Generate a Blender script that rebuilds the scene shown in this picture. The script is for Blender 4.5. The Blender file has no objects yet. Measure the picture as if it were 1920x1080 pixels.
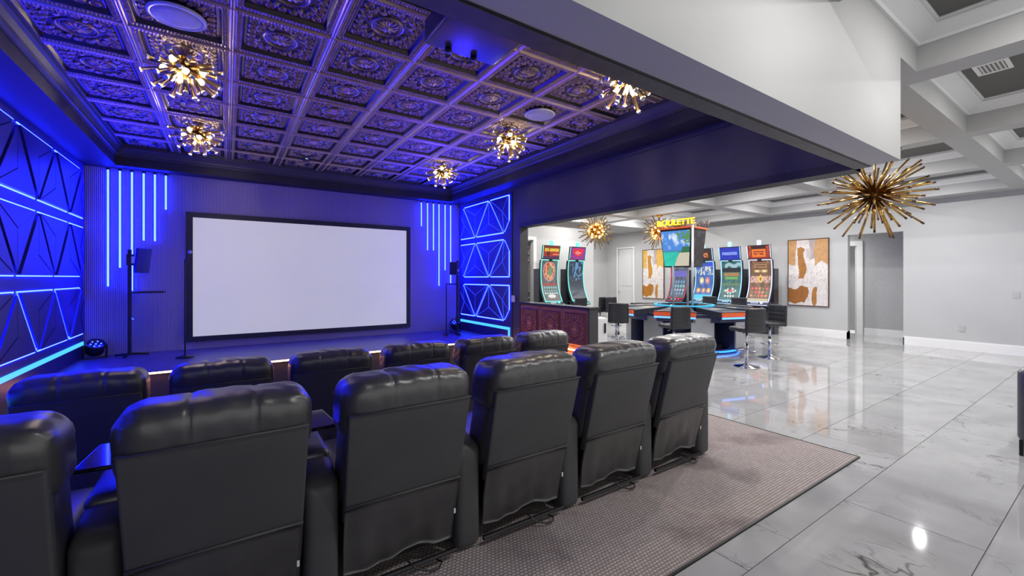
import bpy, bmesh, math, random
import numpy as np
from mathutils import Vector, Matrix
random.seed(7); np.random.seed(7)
S = bpy.context.scene
COL = S.collection
R = math.radians
PI = math.pi

# ------------------------------------------------------------------ camera, world, exposure
cam_d = bpy.data.cameras.new('camera'); cam = bpy.data.objects.new('camera', cam_d); COL.objects.link(cam)
cam_d.sensor_width = 36.0; cam_d.lens = 796.0 / 1920.0 * 36.0; cam_d.shift_y = -19.0 / 1920.0
cam_d.clip_start = 0.05; cam_d.clip_end = 200
cam.location = (0, 0, 1.5); cam.rotation_euler = (R(90), 0, -math.atan2(535, 796))
S.camera = cam
W = bpy.data.worlds.new('world'); S.world = W; W.use_nodes = True
W.node_tree.nodes['Background'].inputs[0].default_value = (1.0, 1.0, 1.0, 1)
W.node_tree.nodes['Background'].inputs[1].default_value = 0.82
S.view_settings.view_transform = 'Standard'; S.view_settings.look = 'None'
S.view_settings.exposure = 0.0; S.view_settings.gamma = 1.0; S.view_settings.use_curve_mapping = False

# ------------------------------------------------------------------ materials
def _nt(name):
    m = bpy.data.materials.new(name); m.use_nodes = True
    nt = m.node_tree
    return m, nt, nt.nodes['Principled BSDF']
def mat(name, col, rough=0.5, metal=0.0, noise=0.06, nscale=12.0, bump=0.0, bscale=60.0, emit=None, estr=0.0, coat=0.0, spec=0.5, var=None):
    """principled material whose base colour is gently broken up by a noise texture"""
    m, nt, b = _nt(name)
    b.inputs['Roughness'].default_value = rough; b.inputs['Metallic'].default_value = metal
    b.inputs['Specular IOR Level'].default_value = spec
    if coat: b.inputs['Coat Weight'].default_value = coat; b.inputs['Coat Roughness'].default_value = 0.08 if rough < 0.2 else 0.25
    tc = nt.nodes.new('ShaderNodeTexCoord')
    n = nt.nodes.new('ShaderNodeTexNoise'); n.inputs['Scale'].default_value = nscale; n.inputs['Detail'].default_value = 4
    nt.links.new(tc.outputs['Object'], n.inputs['Vector'])
    r = nt.nodes.new('ShaderNodeValToRGB')
    c2 = var if var else tuple(max(0, c * (1 - noise * 2)) for c in col)
    c1 = tuple(min(1, c * (1 + noise)) for c in col)
    r.color_ramp.elements[0].color = (*c2, 1); r.color_ramp.elements[1].color = (*c1, 1)
    r.color_ramp.elements[0].position = 0.3; r.color_ramp.elements[1].position = 0.7
    nt.links.new(n.outputs['Fac'], r.inputs['Fac']); nt.links.new(r.outputs['Color'], b.inputs['Base Color'])
    if bump:
        n2 = nt.nodes.new('ShaderNodeTexNoise'); n2.inputs['Scale'].default_value = bscale; n2.inputs['Detail'].default_value = 5
        nt.links.new(tc.outputs['Object'], n2.inputs['Vector'])
        bp = nt.nodes.new('ShaderNodeBump'); bp.inputs['Strength'].default_value = bump; bp.inputs['Distance'].default_value = 0.01
        nt.links.new(n2.outputs['Fac'], bp.inputs['Height']); nt.links.new(bp.outputs['Normal'], b.inputs['Normal'])
    if emit:
        b.inputs['Emission Color'].default_value = (*emit, 1); b.inputs['Emission Strength'].default_value = estr
    return m
def glow(name, col, strength):
    m, nt, b = _nt(name)
    b.inputs['Base Color'].default_value = (*[c * 0.5 for c in col], 1)
    b.inputs['Emission Color'].default_value = (*col, 1); b.inputs['Emission Strength'].default_value = strength
    return m
def painted(name, emit=0.0, rough=0.4):
    """colour comes from the surface's own print, stored as a colour attribute"""
    m, nt, b = _nt(name)
    a = nt.nodes.new('ShaderNodeAttribute'); a.attribute_name = 'print'
    nt.links.new(a.outputs['Color'], b.inputs['Base Color']); b.inputs['Roughness'].default_value = rough
    if emit:
        nt.links.new(a.outputs['Color'], b.inputs['Emission Color']); b.inputs['Emission Strength'].default_value = emit
        b.inputs['Base Color'].links and nt.links.remove(b.inputs['Base Color'].links[0])
        b.inputs['Base Color'].default_value = (0.01, 0.01, 0.012, 1)
    return m
M = {}
BLUE = (0.0065, 0.0135, 1.0)
M['white'] = mat('white_paint', (0.44, 0.44, 0.44), 0.6, noise=0.015, nscale=2, bump=0.03, bscale=180)
M['wall'] = mat('grey_wall_paint', (0.47, 0.472, 0.475), 0.6, noise=0.015, nscale=2, bump=0.03, bscale=180)
M['trimw'] = mat('white_trim', (0.78, 0.78, 0.78), 0.4, noise=0.01, nscale=3)
M['coffer'] = mat('dark_coffer_paint', (0.115, 0.115, 0.108), 0.7, noise=0.03, nscale=3)
M['black'] = mat('black_paint', (0.022, 0.022, 0.024), 0.55, noise=0.1, nscale=6, bump=0.03, bscale=140)
M['dark'] = mat('charcoal_paint', (0.058, 0.056, 0.060), 0.5, noise=0.05, nscale=6)
M['soffit'] = mat('charcoal_soffit', (0.026, 0.024, 0.026), 0.6, noise=0.05, nscale=5)
M['trimgrey'] = mat('taupe_trim', (0.070, 0.068, 0.062), 0.5, noise=0.15, nscale=14)
M['leather'] = mat('black_leather', (0.058, 0.058, 0.060), 0.36, noise=0.14, nscale=5, bump=0.25, bscale=11, spec=0.9, coat=0.22)
M['stool'] = mat('black_stool_leather', (0.022, 0.022, 0.026), 0.35, noise=0.1, nscale=8, bump=0.08, bscale=40)
M['leather2'] = mat('black_vinyl_back', (0.072, 0.072, 0.076), 0.5, noise=0.05, nscale=4, bump=0.05, bscale=160, spec=0.4)
M['plastic'] = mat('black_plastic', (0.015, 0.015, 0.017), 0.3, noise=0.05)
M['gloss'] = mat('black_gloss', (0.008, 0.008, 0.010), 0.06, noise=0.03, coat=0.6)
M['metalblk'] = mat('black_metal', (0.03, 0.03, 0.033), 0.35, 0.7, noise=0.08)
M['chrome'] = mat('chrome', (0.75, 0.75, 0.77), 0.12, 1.0, noise=0.02)
M['post'] = mat('pale_satin_steel', (0.72, 0.72, 0.74), 0.35, 0.5, noise=0.02)
M['steel'] = mat('brushed_steel', (0.50, 0.51, 0.54), 0.3, 0.85, noise=0.04, nscale=4)
M['gold'] = mat('brass', (0.62, 0.36, 0.10), 0.2, 1.0, noise=0.08, nscale=20)
M['amber'] = mat('amber_glass', (0.75, 0.48, 0.15), 0.12, 0.55, noise=0.05, nscale=20, coat=0.5)
M['clear'] = mat('clear_glass_tip', (0.75, 0.75, 0.72), 0.08, 0.3, noise=0.02, coat=0.7)
M['bulb'] = glow('bulb_glow', (1.0, 0.86, 0.62), 22)
M['bulbw'] = glow('bulb_warm_glow', (1.0, 0.50, 0.12), 9)
M['led'] = glow('blue_led', BLUE, 60)
M['led2'] = glow('blue_led_soft', (0.007, 0.015, 1.0), 32)
M['led3'] = glow('faint_blue_led', (0.02, 0.05, 1.0), 3.0)
M['ledthick'] = glow('cyan_led', (0.05, 0.36, 1.0), 1.9)
M['orange'] = glow('warm_step_led', (1.0, 0.40, 0.12), 16.0)
M['orange2'] = glow('soft_warm_led', (1.0, 0.42, 0.12), 34.0)
M['candle_t'] = glow('teal_beacon', (0.16, 0.85, 0.62), 1.1)
M['candle_b'] = glow('pale_blue_beacon', (0.35, 0.72, 1.0), 1.1)
M['candle_v'] = glow('lilac_beacon', (0.66, 0.62, 1.0), 1.1)
M['edge_t'] = glow('teal_screen_edge', (0.18, 0.85, 0.72), 1.0)
M['edge_b'] = glow('ice_blue_screen_edge', (0.30, 0.62, 1.0), 1.1)
M['edge_v'] = glow('lilac_screen_edge', (0.55, 0.62, 1.0), 1.2)
M['edge_r'] = glow('crimson_screen_edge', (0.5, 0.04, 0.08), 0.8)
M['orangeplastic'] = mat('orange_lacquer', (0.72, 0.11, 0.03), 0.3, noise=0.04, emit=(0.8, 0.12, 0.03), estr=0.12)
M['tableled'] = glow('table_led', (0.10, 0.32, 1.0), 2.2)
M['footled'] = glow('foot_led', (0.02, 0.16, 1.0), 4.0)
M['wellled'] = glow('wheel_well_led', (0.03, 0.42, 0.72), 1.0)
M['sign'] = glow('yellow_sign', (1.0, 0.62, 0.02), 1.3)
M['signback'] = mat('grey_sign_back', (0.16, 0.12, 0.11), 0.5)
M['letter'] = glow('lit_lettering', (1.0, 0.75, 0.35), 1.0)
M['letterw'] = glow('pale_lettering', (0.75, 0.82, 1.0), 0.9)
M['downlight'] = glow('downlight_glow', (1.0, 0.97, 0.92), 4)
M['scr'] = painted('lit_screen', 1.0)
M['art'] = painted('painted_canvas', 0.0, 0.6)
M['canvasframe'] = mat('dark_bronze_frame', (0.10, 0.055, 0.03), 0.4)
M['navy'] = mat('navy_cabinet', (0.018, 0.022, 0.060), 0.3, noise=0.05)
M['slot'] = mat('slate_cabinet', (0.028, 0.030, 0.042), 0.3, noise=0.05)
M['door'] = mat('white_door', (0.62, 0.62, 0.62), 0.4, noise=0.01)
M['fridge'] = mat('white_enamel', (0.80, 0.80, 0.80), 0.3, noise=0.01)
M['shelf'] = mat('grey_shelf', (0.25, 0.24, 0.23), 0.5)
M['hall'] = mat('hall_grey', (0.42, 0.42, 0.425), 0.6, noise=0.02)
M['lens'] = mat('projector_lens', (0.02, 0.02, 0.05), 0.05, coat=1.0)
M['grille'] = mat('white_speaker_grille', (0.62, 0.62, 0.63), 0.6, bump=0.3, bscale=300)
M['panelw'] = mat('led_tinted_panel', (0.022, 0.022, 0.24), 0.38, noise=0.06, nscale=3)  # blue of the LED light is put into the black panel's colour
M['panelback'] = mat('led_tinted_backing', (0.02, 0.02, 0.16), 0.45, noise=0.06)  # backing colour carries the LED blue as well

def mat_screen():
    m, nt, b = _nt('projection_screen')
    b.inputs['Base Color'].default_value = (0.42, 0.42, 0.36, 1); b.inputs['Roughness'].default_value = 0.8
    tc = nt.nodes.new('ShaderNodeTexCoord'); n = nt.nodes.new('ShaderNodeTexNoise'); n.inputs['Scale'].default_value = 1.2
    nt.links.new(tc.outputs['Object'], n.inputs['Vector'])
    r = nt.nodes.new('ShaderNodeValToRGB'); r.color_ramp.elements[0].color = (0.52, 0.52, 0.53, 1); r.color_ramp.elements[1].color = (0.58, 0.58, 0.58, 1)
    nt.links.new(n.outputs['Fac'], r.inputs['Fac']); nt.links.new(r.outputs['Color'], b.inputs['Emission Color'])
    b.inputs['Emission Strength'].default_value = 0.68  # painted glow stands in for room light reflected off the screen
    return m
M['screen'] = mat_screen()

def mat_fluted():
    m, nt, b = _nt('fluted_wall_panel')
    b.inputs['Roughness'].default_value = 0.5
    tc = nt.nodes.new('ShaderNodeTexCoord'); w = nt.nodes.new('ShaderNodeTexWave')
    w.wave_type = 'BANDS'; w.bands_direction = 'X'; w.inputs['Scale'].default_value = 15; w.inputs['Distortion'].default_value = 0
    nt.links.new(tc.outputs['Object'], w.inputs['Vector'])
    r = nt.nodes.new('ShaderNodeValToRGB')
    r.color_ramp.elements[0].color = (0.17, 0.145, 0.20, 1); r.color_ramp.elements[1].color = (0.40, 0.345, 0.46, 1)
    r.color_ramp.elements[0].position = 0.12; r.color_ramp.elements[1].position = 0.5
    nt.links.new(w.outputs['Fac'], r.inputs['Fac']); nt.links.new(r.outputs['Color'], b.inputs['Base Color'])
    bp = nt.nodes.new('ShaderNodeBump'); bp.inputs['Strength'].default_value = 0.5; bp.inputs['Distance'].default_value = 0.01
    nt.links.new(w.outputs['Fac'], bp.inputs['Height']); nt.links.new(bp.outputs['Normal'], b.inputs['Normal'])
    return m
M['fluted'] = mat_fluted()

def mat_marble():
    m, nt, b = _nt('polished_marble')
    b.inputs['Roughness'].default_value = 0.045; b.inputs['Specular IOR Level'].default_value = 0.62
    g = nt.nodes.new('ShaderNodeNewGeometry'); oi = nt.nodes.new('ShaderNodeObjectInfo')
    mul = nt.nodes.new('ShaderNodeVectorMath'); mul.operation = 'MULTIPLY'; mul.inputs[1].default_value = (9.1, 5.3, 7.7)
    cmb = nt.nodes.new('ShaderNodeCombineXYZ')
    for i in range(3): nt.links.new(oi.outputs['Random'], cmb.inputs[i])
    nt.links.new(cmb.outputs[0], mul.inputs[0])
    add = nt.nodes.new('ShaderNodeVectorMath'); add.operation = 'ADD'
    nt.links.new(g.outputs['Position'], add.inputs[0]); nt.links.new(mul.outputs[0], add.inputs[1])
    def vein(scale, width, rot, seed):
        mp = nt.nodes.new('ShaderNodeMapping'); mp.inputs['Rotation'].default_value = (0, 0, rot); mp.inputs['Scale'].default_value = (1, 0.72, 1)
        mp.inputs['Location'].default_value = (seed, seed * 2, seed)
        nt.links.new(add.outputs[0], mp.inputs['Vector'])
        n = nt.nodes.new('ShaderNodeTexNoise'); n.inputs['Scale'].default_value = scale; n.inputs['Detail'].default_value = 5; n.inputs['Roughness'].default_value = 0.55
        n.inputs['Distortion'].default_value = 0.6
        nt.links.new(mp.outputs[0], n.inputs['Vector'])
        s = nt.nodes.new('ShaderNodeMath'); s.operation = 'SUBTRACT'; s.inputs[1].default_value = 0.5
        nt.links.new(n.outputs['Fac'], s.inputs[0])
        a = nt.nodes.new('ShaderNodeMath'); a.operation = 'ABSOLUTE'; nt.links.new(s.outputs[0], a.inputs[0])
        mr = nt.nodes.new('ShaderNodeMapRange'); mr.inputs['From Min'].default_value = 0.0; mr.inputs['From Max'].default_value = width
        mr.inputs['To Min'].default_value = 1.0; mr.inputs['To Max'].default_value = 0.0
        nt.links.new(a.outputs[0], mr.inputs['Value'])
        return mr.outputs[0]
    v1 = vein(1.0, 0.0065, 0.5, 1.3); v2 = vein(2.1, 0.010, -0.6, 5.1)
    nm = nt.nodes.new('ShaderNodeTexNoise'); nm.inputs['Scale'].default_value = 1.6; nm.inputs['Detail'].default_value = 2
    nt.links.new(add.outputs[0], nm.inputs['Vector'])
    mk = nt.nodes.new('ShaderNodeMapRange'); mk.inputs['From Min'].default_value = 0.48; mk.inputs['From Max'].default_value = 0.66
    nt.links.new(nm.outputs['Fac'], mk.inputs['Value'])
    x1 = nt.nodes.new('ShaderNodeMath'); x1.operation = 'MULTIPLY'; nt.links.new(v1, x1.inputs[0]); nt.links.new(mk.outputs[0], x1.inputs[1])
    x2 = nt.nodes.new('ShaderNodeMath'); x2.operation = 'MULTIPLY'; nt.links.new(v2, x2.inputs[0]); nt.links.new(mk.outputs[0], x2.inputs[1])
    x3 = nt.nodes.new('ShaderNodeMath'); x3.operation = 'MULTIPLY'; x3.inputs[1].default_value = 0.45; nt.links.new(x2.outputs[0], x3.inputs[0])
    mx = nt.nodes.new('ShaderNodeMath'); mx.operation = 'MAXIMUM'; nt.links.new(x1.outputs[0], mx.inputs[0]); nt.links.new(x3.outputs[0], mx.inputs[1])
    cl = nt.nodes.new('ShaderNodeTexNoise'); cl.inputs['Scale'].default_value = 2.2; cl.inputs['Detail'].default_value = 6
    nt.links.new(add.outputs[0], cl.inputs['Vector'])
    r = nt.nodes.new('ShaderNodeValToRGB'); r.color_ramp.elements[0].color = (0.33, 0.33, 0.335, 1); r.color_ramp.elements[1].color = (0.41, 0.41, 0.415, 1)
    r.color_ramp.elements[0].position = 0.35; r.color_ramp.elements[1].position = 0.65
    nt.links.new(cl.outputs['Fac'], r.inputs['Fac'])
    mix = nt.nodes.new('ShaderNodeMix'); mix.data_type = 'RGBA'
    mix.inputs['B'].default_value = (0.085, 0.083, 0.08, 1)
    nt.links.new(mx.outputs[0], mix.inputs['Factor']); nt.links.new(r.outputs['Color'], mix.inputs['A'])
    nt.links.new(mix.outputs['Result'], b.inputs['Base Color'])
    return m
M['marble'] = mat_marble()
M['grout'] = mat('grey_grout', (0.20, 0.20, 0.20), 0.8)

def mat_carpet():
    m, nt, b = _nt('woven_carpet')
    b.inputs['Roughness'].default_value = 0.95; b.inputs['Specular IOR Level'].default_value = 0.1
    tc = nt.nodes.new('ShaderNodeTexCoord'); mp = nt.nodes.new('ShaderNodeMapping'); mp.inputs['Rotation'].default_value = (0, 0, 0)
    nt.links.new(tc.outputs['Object'], mp.inputs['Vector'])
    br = nt.nodes.new('ShaderNodeTexBrick'); br.inputs['Scale'].default_value = 1.0
    br.inputs['Brick Width'].default_value = 0.024; br.inputs['Row Height'].default_value = 0.020; br.inputs['Mortar Size'].default_value = 0.0035; br.inputs['Mortar Smooth'].default_value = 0.7
    br.inputs['Color1'].default_value = (0.53, 0.46, 0.44, 1); br.inputs['Color2'].default_value = (0.44, 0.38, 0.365, 1); br.inputs['Mortar'].default_value = (0.20, 0.17, 0.17, 1)
    nt.links.new(mp.outputs[0], br.inputs['Vector'])
    n = nt.nodes.new('ShaderNodeTexNoise'); n.inputs['Scale'].default_value = 1.7; n.inputs['Detail'].default_value = 5
    nt.links.new(tc.outputs['Object'], n.inputs['Vector'])
    r = nt.nodes.new('ShaderNodeValToRGB'); r.color_ramp.elements[0].color = (0.68, 0.66, 0.68, 1); r.color_ramp.elements[0].position = 0.33; r.color_ramp.elements[1].position = 0.46
    nt.links.new(n.outputs['Fac'], r.inputs['Fac'])
    mx = nt.nodes.new('ShaderNodeMix'); mx.data_type = 'RGBA'; mx.blend_type = 'MULTIPLY'; mx.inputs['Factor'].default_value = 1
    nt.links.new(br.outputs['Color'], mx.inputs['A']); nt.links.new(r.outputs['Color'], mx.inputs['B'])
    nt.links.new(mx.outputs['Result'], b.inputs['Base Color'])
    n2 = nt.nodes.new('ShaderNodeTexNoise'); n2.inputs['Scale'].default_value = 260
    nt.links.new(tc.outputs['Object'], n2.inputs['Vector'])
    ad = nt.nodes.new('ShaderNodeMath'); ad.operation = 'MULTIPLY_ADD'; ad.inputs[1].default_value = -1.0
    nt.links.new(br.outputs['Fac'], ad.inputs[0]); nt.links.new(n2.outputs['Fac'], ad.inputs[2])
    bp = nt.nodes.new('ShaderNodeBump'); bp.inputs['Strength'].default_value = 0.6; bp.inputs['Distance'].default_value = 0.006
    nt.links.new(ad.outputs[0], bp.inputs['Height']); nt.links.new(bp.outputs['Normal'], b.inputs['Normal'])
    return m
M['carpet'] = mat_carpet()

def mat_tin(name, c1, c2, rough, metal):
    m, nt, b = _nt(name)
    b.inputs['Metallic'].default_value = metal; b.inputs['Roughness'].default_value = rough
    tc = nt.nodes.new('ShaderNodeTexCoord'); n = nt.nodes.new('ShaderNodeTexNoise'); n.inputs['Scale'].default_value = 9; n.inputs['Detail'].default_value = 6
    nt.links.new(tc.outputs['Object'], n.inputs['Vector'])
    at = nt.nodes.new('ShaderNodeAttribute'); at.attribute_name = 'relief'      # base colour brightens with relief height
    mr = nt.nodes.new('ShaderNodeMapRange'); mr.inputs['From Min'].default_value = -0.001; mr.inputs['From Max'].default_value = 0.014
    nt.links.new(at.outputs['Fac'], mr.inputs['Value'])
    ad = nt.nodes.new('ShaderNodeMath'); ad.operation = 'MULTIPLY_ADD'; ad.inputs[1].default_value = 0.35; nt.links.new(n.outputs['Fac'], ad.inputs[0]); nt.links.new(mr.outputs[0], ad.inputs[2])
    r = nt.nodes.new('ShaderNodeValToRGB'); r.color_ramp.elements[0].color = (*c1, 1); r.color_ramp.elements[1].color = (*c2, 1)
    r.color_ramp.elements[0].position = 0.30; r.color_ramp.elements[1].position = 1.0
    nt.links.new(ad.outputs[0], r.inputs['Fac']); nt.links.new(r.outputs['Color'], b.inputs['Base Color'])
    return m
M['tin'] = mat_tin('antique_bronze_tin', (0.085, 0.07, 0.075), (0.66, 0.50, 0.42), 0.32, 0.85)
M['tin2'] = mat_tin('copper_tin', (0.20, 0.055, 0.035), (1.0, 0.46, 0.14), 0.36, 0.35)

# ------------------------------------------------------------------ geometry helpers
class MB:
    def __init__(s): s.v = []; s.f = []; s.smooth = False
    def add(s, vs, fs):
        o = len(s.v); s.v += [tuple(v) for v in vs]; s.f += [tuple(i + o for i in f) for f in fs]; return s
    def box(s, x0, x1, y0, y1, z0, z1):
        return s.add([(x0,y0,z0),(x1,y0,z0),(x1,y1,z0),(x0,y1,z0),(x0,y0,z1),(x1,y0,z1),(x1,y1,z1),(x0,y1,z1)],
                     [(0,3,2,1),(4,5,6,7),(0,1,5,4),(1,2,6,5),(2,3,7,6),(3,0,4,7)])
    def prism(s, pts, t):
        """closed polygon pts (list of Vectors) extruded by vector t"""
        t = Vector(t); n = len(pts); a = [Vector(p) for p in pts]; b = [p + t for p in a]
        fs = [tuple(range(n))[::-1], tuple(range(n, 2*n))] + [(i, (i+1) % n, n + (i+1) % n, n + i) for i in range(n)]
        return s.add(a + b, fs)
    def tube(s, path, r, n=8, cap=True):
        P = [Vector(p) for p in path]; rs = r if isinstance(r, (list, tuple)) else [r] * len(P)
        rings = []; up = None
        for i, p in enumerate(P):
            d = (P[min(i+1, len(P)-1)] - P[max(i-1, 0)]).normalized()
            if up is None: up = Vector((0,0,1)) if abs(d.z) < 0.9 else Vector((1,0,0))
            a = d.cross(up)
            if a.length < 1e-4: a = d.cross(Vector((0,1,0)))
            a.normalize(); b = a.cross(d).normalized(); up = b
            rings.append([p + rs[i] * (math.cos(2*PI*k/n) * a + math.sin(2*PI*k/n) * b) for k in range(n)])
        vs = [v for rg in rings for v in rg]; fs = []
        for i in range(len(P)-1):
            for k in range(n):
                fs.append((i*n+k, i*n+(k+1) % n, (i+1)*n+(k+1) % n, (i+1)*n+k))
        if cap: fs += [tuple(range(n))[::-1], tuple(range((len(P)-1)*n, len(P)*n))]
        return s.add(vs, fs)
    def lathe(s, prof, n=24, c=(0,0,0)):
        vs = []; fs = []
        for (r, z) in prof:
            for k in range(n): vs.append((c[0] + r*math.cos(2*PI*k/n), c[1] + r*math.sin(2*PI*k/n), c[2] + z))
        for i in range(len(prof)-1):
            for k in range(n): fs.append((i*n+k, i*n+(k+1) % n, (i+1)*n+(k+1) % n, (i+1)*n+k))
        fs.append(tuple(range(n))[::-1]); fs.append(tuple(range((len(prof)-1)*n, len(prof)*n)))
        return s.add(vs, fs)
    def sphere(s, c, r, n=10):
        prof = [(max(1e-4, r*math.sin(PI*i/n)), -r*math.cos(PI*i/n)) for i in range(n+1)]
        return s.lathe(prof, n+4, c)
    def mesh(s, name, m, smooth=False):
        me = bpy.data.meshes.new(name); me.from_pydata(s.v, [], s.f); me.update()
        me.materials.append(m)
        if smooth: me.polygons.foreach_set('use_smooth', [True] * len(me.polygons))
        return me
    def build(s, name, m, parent=None, loc=(0,0,0), rot=(0,0,0), smooth=False, bevel=0.0):
        me = s.mesh(name, M[m] if isinstance(m, str) else m, smooth)
        if bevel:
            bm = bmesh.new(); bm.from_mesh(me); bmesh.ops.remove_doubles(bm, verts=bm.verts, dist=1e-5)
            bmesh.ops.bevel(bm, geom=[e for e in bm.edges if e.calc_face_angle(0) > 0.5], offset=bevel, segments=2, affect='EDGES', profile=0.7)
            bm.to_mesh(me); bm.free()
        return link(name, me, parent, loc, rot)
def link(name, me, parent=None, loc=(0,0,0), rot=(0,0,0)):
    o = bpy.data.objects.new(name, me); COL.objects.link(o)
    o.parent = parent; o.location = loc; o.rotation_euler = rot
    return o
def thing(name, label, cat, loc=(0,0,0), rotz=0, group=None):
    o = link(name, None, None, loc, (0,0,rotz)); o.empty_display_size = 0.1
    return tag(o, label, cat, group)
def tag(o, label, cat, group=None):
    o['label'] = label; o['category'] = cat
    if group: o['group'] = group
    return o
def struct(o, label=None, cat=None):
    o['kind'] = 'structure'
    if label: o['label'] = label
    if cat: o['category'] = cat
    return o
def dup(root, loc, rotz, label, group=None):
    r = root.copy(); COL.objects.link(r); r.location = loc; r.rotation_euler = (0, 0, rotz); r['label'] = label
    if group: r['group'] = group
    for ch in list(root.children):
        c = ch.copy(); COL.objects.link(c); c.parent = r
        for g in list(ch.children):
            d = g.copy(); COL.objects.link(d); d.parent = c
    return r
def _axis(s, r, n):
    h = s / 2; r = min(r, h * 0.999); k = 4
    a = [-h + r * (1 - math.cos(PI / 2 * i / k)) for i in range(k + 1)]
    mid = [-h + r + (s - 2*r) * i / n for i in range(1, n)]
    return a + mid + [-x for x in a[::-1]]
def soft_box(sx, sy, sz, r, n=(2, 2, 2), deform=None, c=(0, 0, 0)):
    """rounded box with enough vertices to be shaped by deform(x,y,z)"""
    ax = [_axis(sx, r, n[0]), _axis(sy, r, n[1]), _axis(sz, r, n[2])]; S3 = (sx, sy, sz)
    idx = {}; vs = []; fs = []
    def vid(p):
        key = tuple(round(t, 6) for t in p)
        if key not in idx:
            rr = [min(r, S3[i]/2*0.999) for i in range(3)]
            q = [max(-S3[i]/2 + rr[i], min(S3[i]/2 - rr[i], p[i])) for i in range(3)]
            d = Vector([(p[i]-q[i]) / rr[i] for i in range(3)])
            if d.length > 1e-9: d.normalize()
            o = [q[i] + d[i]*rr[i] for i in range(3)]
            if deform: o = deform(*o)
            idx[key] = len(vs); vs.append((o[0]+c[0], o[1]+c[1], o[2]+c[2]))
        return idx[key]
    for a in range(3):
        u, w = (a+1) % 3, (a+2) % 3
        for sgn in (-1, 1):
            for i in range(len(ax[u])-1):
                for j in range(len(ax[w])-1):
                    q = []
                    for (di, dj) in ((0,0),(1,0),(1,1),(0,1)):
                        p = [0,0,0]; p[a] = sgn*S3[a]/2; p[u] = ax[u][i+di]; p[w] = ax[w][j+dj]; q.append(vid(p))
                    if len(set(q)) > 2:
                        fs.append(tuple(q) if sgn > 0 else tuple(q[::-1]))
    mb = MB(); mb.v = vs; mb.f = fs
    return mb
def printed(name, paint, nu, nv, pos, m, parent=None, thick=None):
    """sheet whose printed picture paint(u,v)->rgb arrays is stored per corner; pos(u,v) gives its place"""
    u = np.linspace(0, 1, nu+1); v = np.linspace(0, 1, nv+1)
    vs = [pos(a, b) for b in v for a in u]
    fs = [(j*(nu+1)+i, j*(nu+1)+i+1, (j+1)*(nu+1)+i+1, (j+1)*(nu+1)+i) for j in range(nv) for i in range(nu)]
    me = bpy.data.meshes.new(name); me.from_pydata(vs, [], fs); me.update(); me.materials.append(M[m])
    U, V = np.meshgrid((u[:-1]+u[1:])/2, (v[:-1]+v[1:])/2)
    rgb = np.clip(paint(U, V), 0, 1).reshape(-1, 3)
    col = np.ones((len(fs), 4), dtype=np.float32); col[:, :3] = rgb
    at = me.color_attributes.new('print', 'FLOAT_COLOR', 'CORNER')
    at.data.foreach_set('color', np.repeat(col, 4, axis=0).ravel())
    return link(name, me, parent)
def text_mesh(name, body, size, m, parent, mw, depth=0.01):
    c = bpy.data.curves.new(name + '_curve', 'FONT'); c.body = body; c.size = size; c.extrude = depth; c.align_x = 'CENTER'; c.align_y = 'CENTER'
    c.resolution_u = 3; c.offset = size * 0.02
    t = bpy.data.objects.new(name + '_tmp', c); COL.objects.link(t)
    me = bpy.data.meshes.new_from_object(t.evaluated_get(bpy.context.evaluated_depsgraph_get()))
    bpy.data.objects.remove(t); bpy.data.curves.remove(c)
    me.materials.clear(); me.materials.append(M[m])
    o = link(name, me, parent); o.matrix_local = mw
    return o
def basis(x, y, z, o):
    m = Matrix.Identity(4)
    for i, a in enumerate((Vector(x).normalized(), Vector(y).normalized(), Vector(z).normalized())):
        for k in range(3): m[k][i] = a[k]
    for k in range(3): m[k][3] = o[k]
    return m
def vnoise(U, V, s, seed=0):
    """smooth value noise for prints"""
    rs = np.random.RandomState(seed); g = rs.rand(66, 66); x = U*s; y = V*s
    xi = np.floor(x).astype(int) % 64; yi = np.floor(y).astype(int) % 64; fx = x-np.floor(x); fy = y-np.floor(y)
    fx = fx*fx*(3-2*fx); fy = fy*fy*(3-2*fy)
    return (g[yi,xi]*(1-fx)+g[yi,xi+1]*fx)*(1-fy) + (g[yi+1,xi]*(1-fx)+g[yi+1,xi+1]*fx)*fy
def lay(img, mask, c):
    img[mask] = c; return img

# ------------------------------------------------------------------ key dimensions (metres)
XL, XR, YS = -1.73, 4.35, 8.60         # theatre: left wall, right wall, screen wall
XE = 4.39                              # theatre edge towards the game room
YC = 1.32                              # near edge of the carpet
ZS, ZT, ZH = 3.14, 3.42, 2.41          # soffit, tin ceiling, header underside
XW, YF = 12.65, 9.90                   # game room right wall, wall behind the first slots
ZB, ZF, ZP = 3.20, 3.40, 3.50          # beam underside, start of crown, coffer panel
STG, YST, ZLOW = 0.35, 6.78, -0.15     # stage height, stage front, front-row floor

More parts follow.
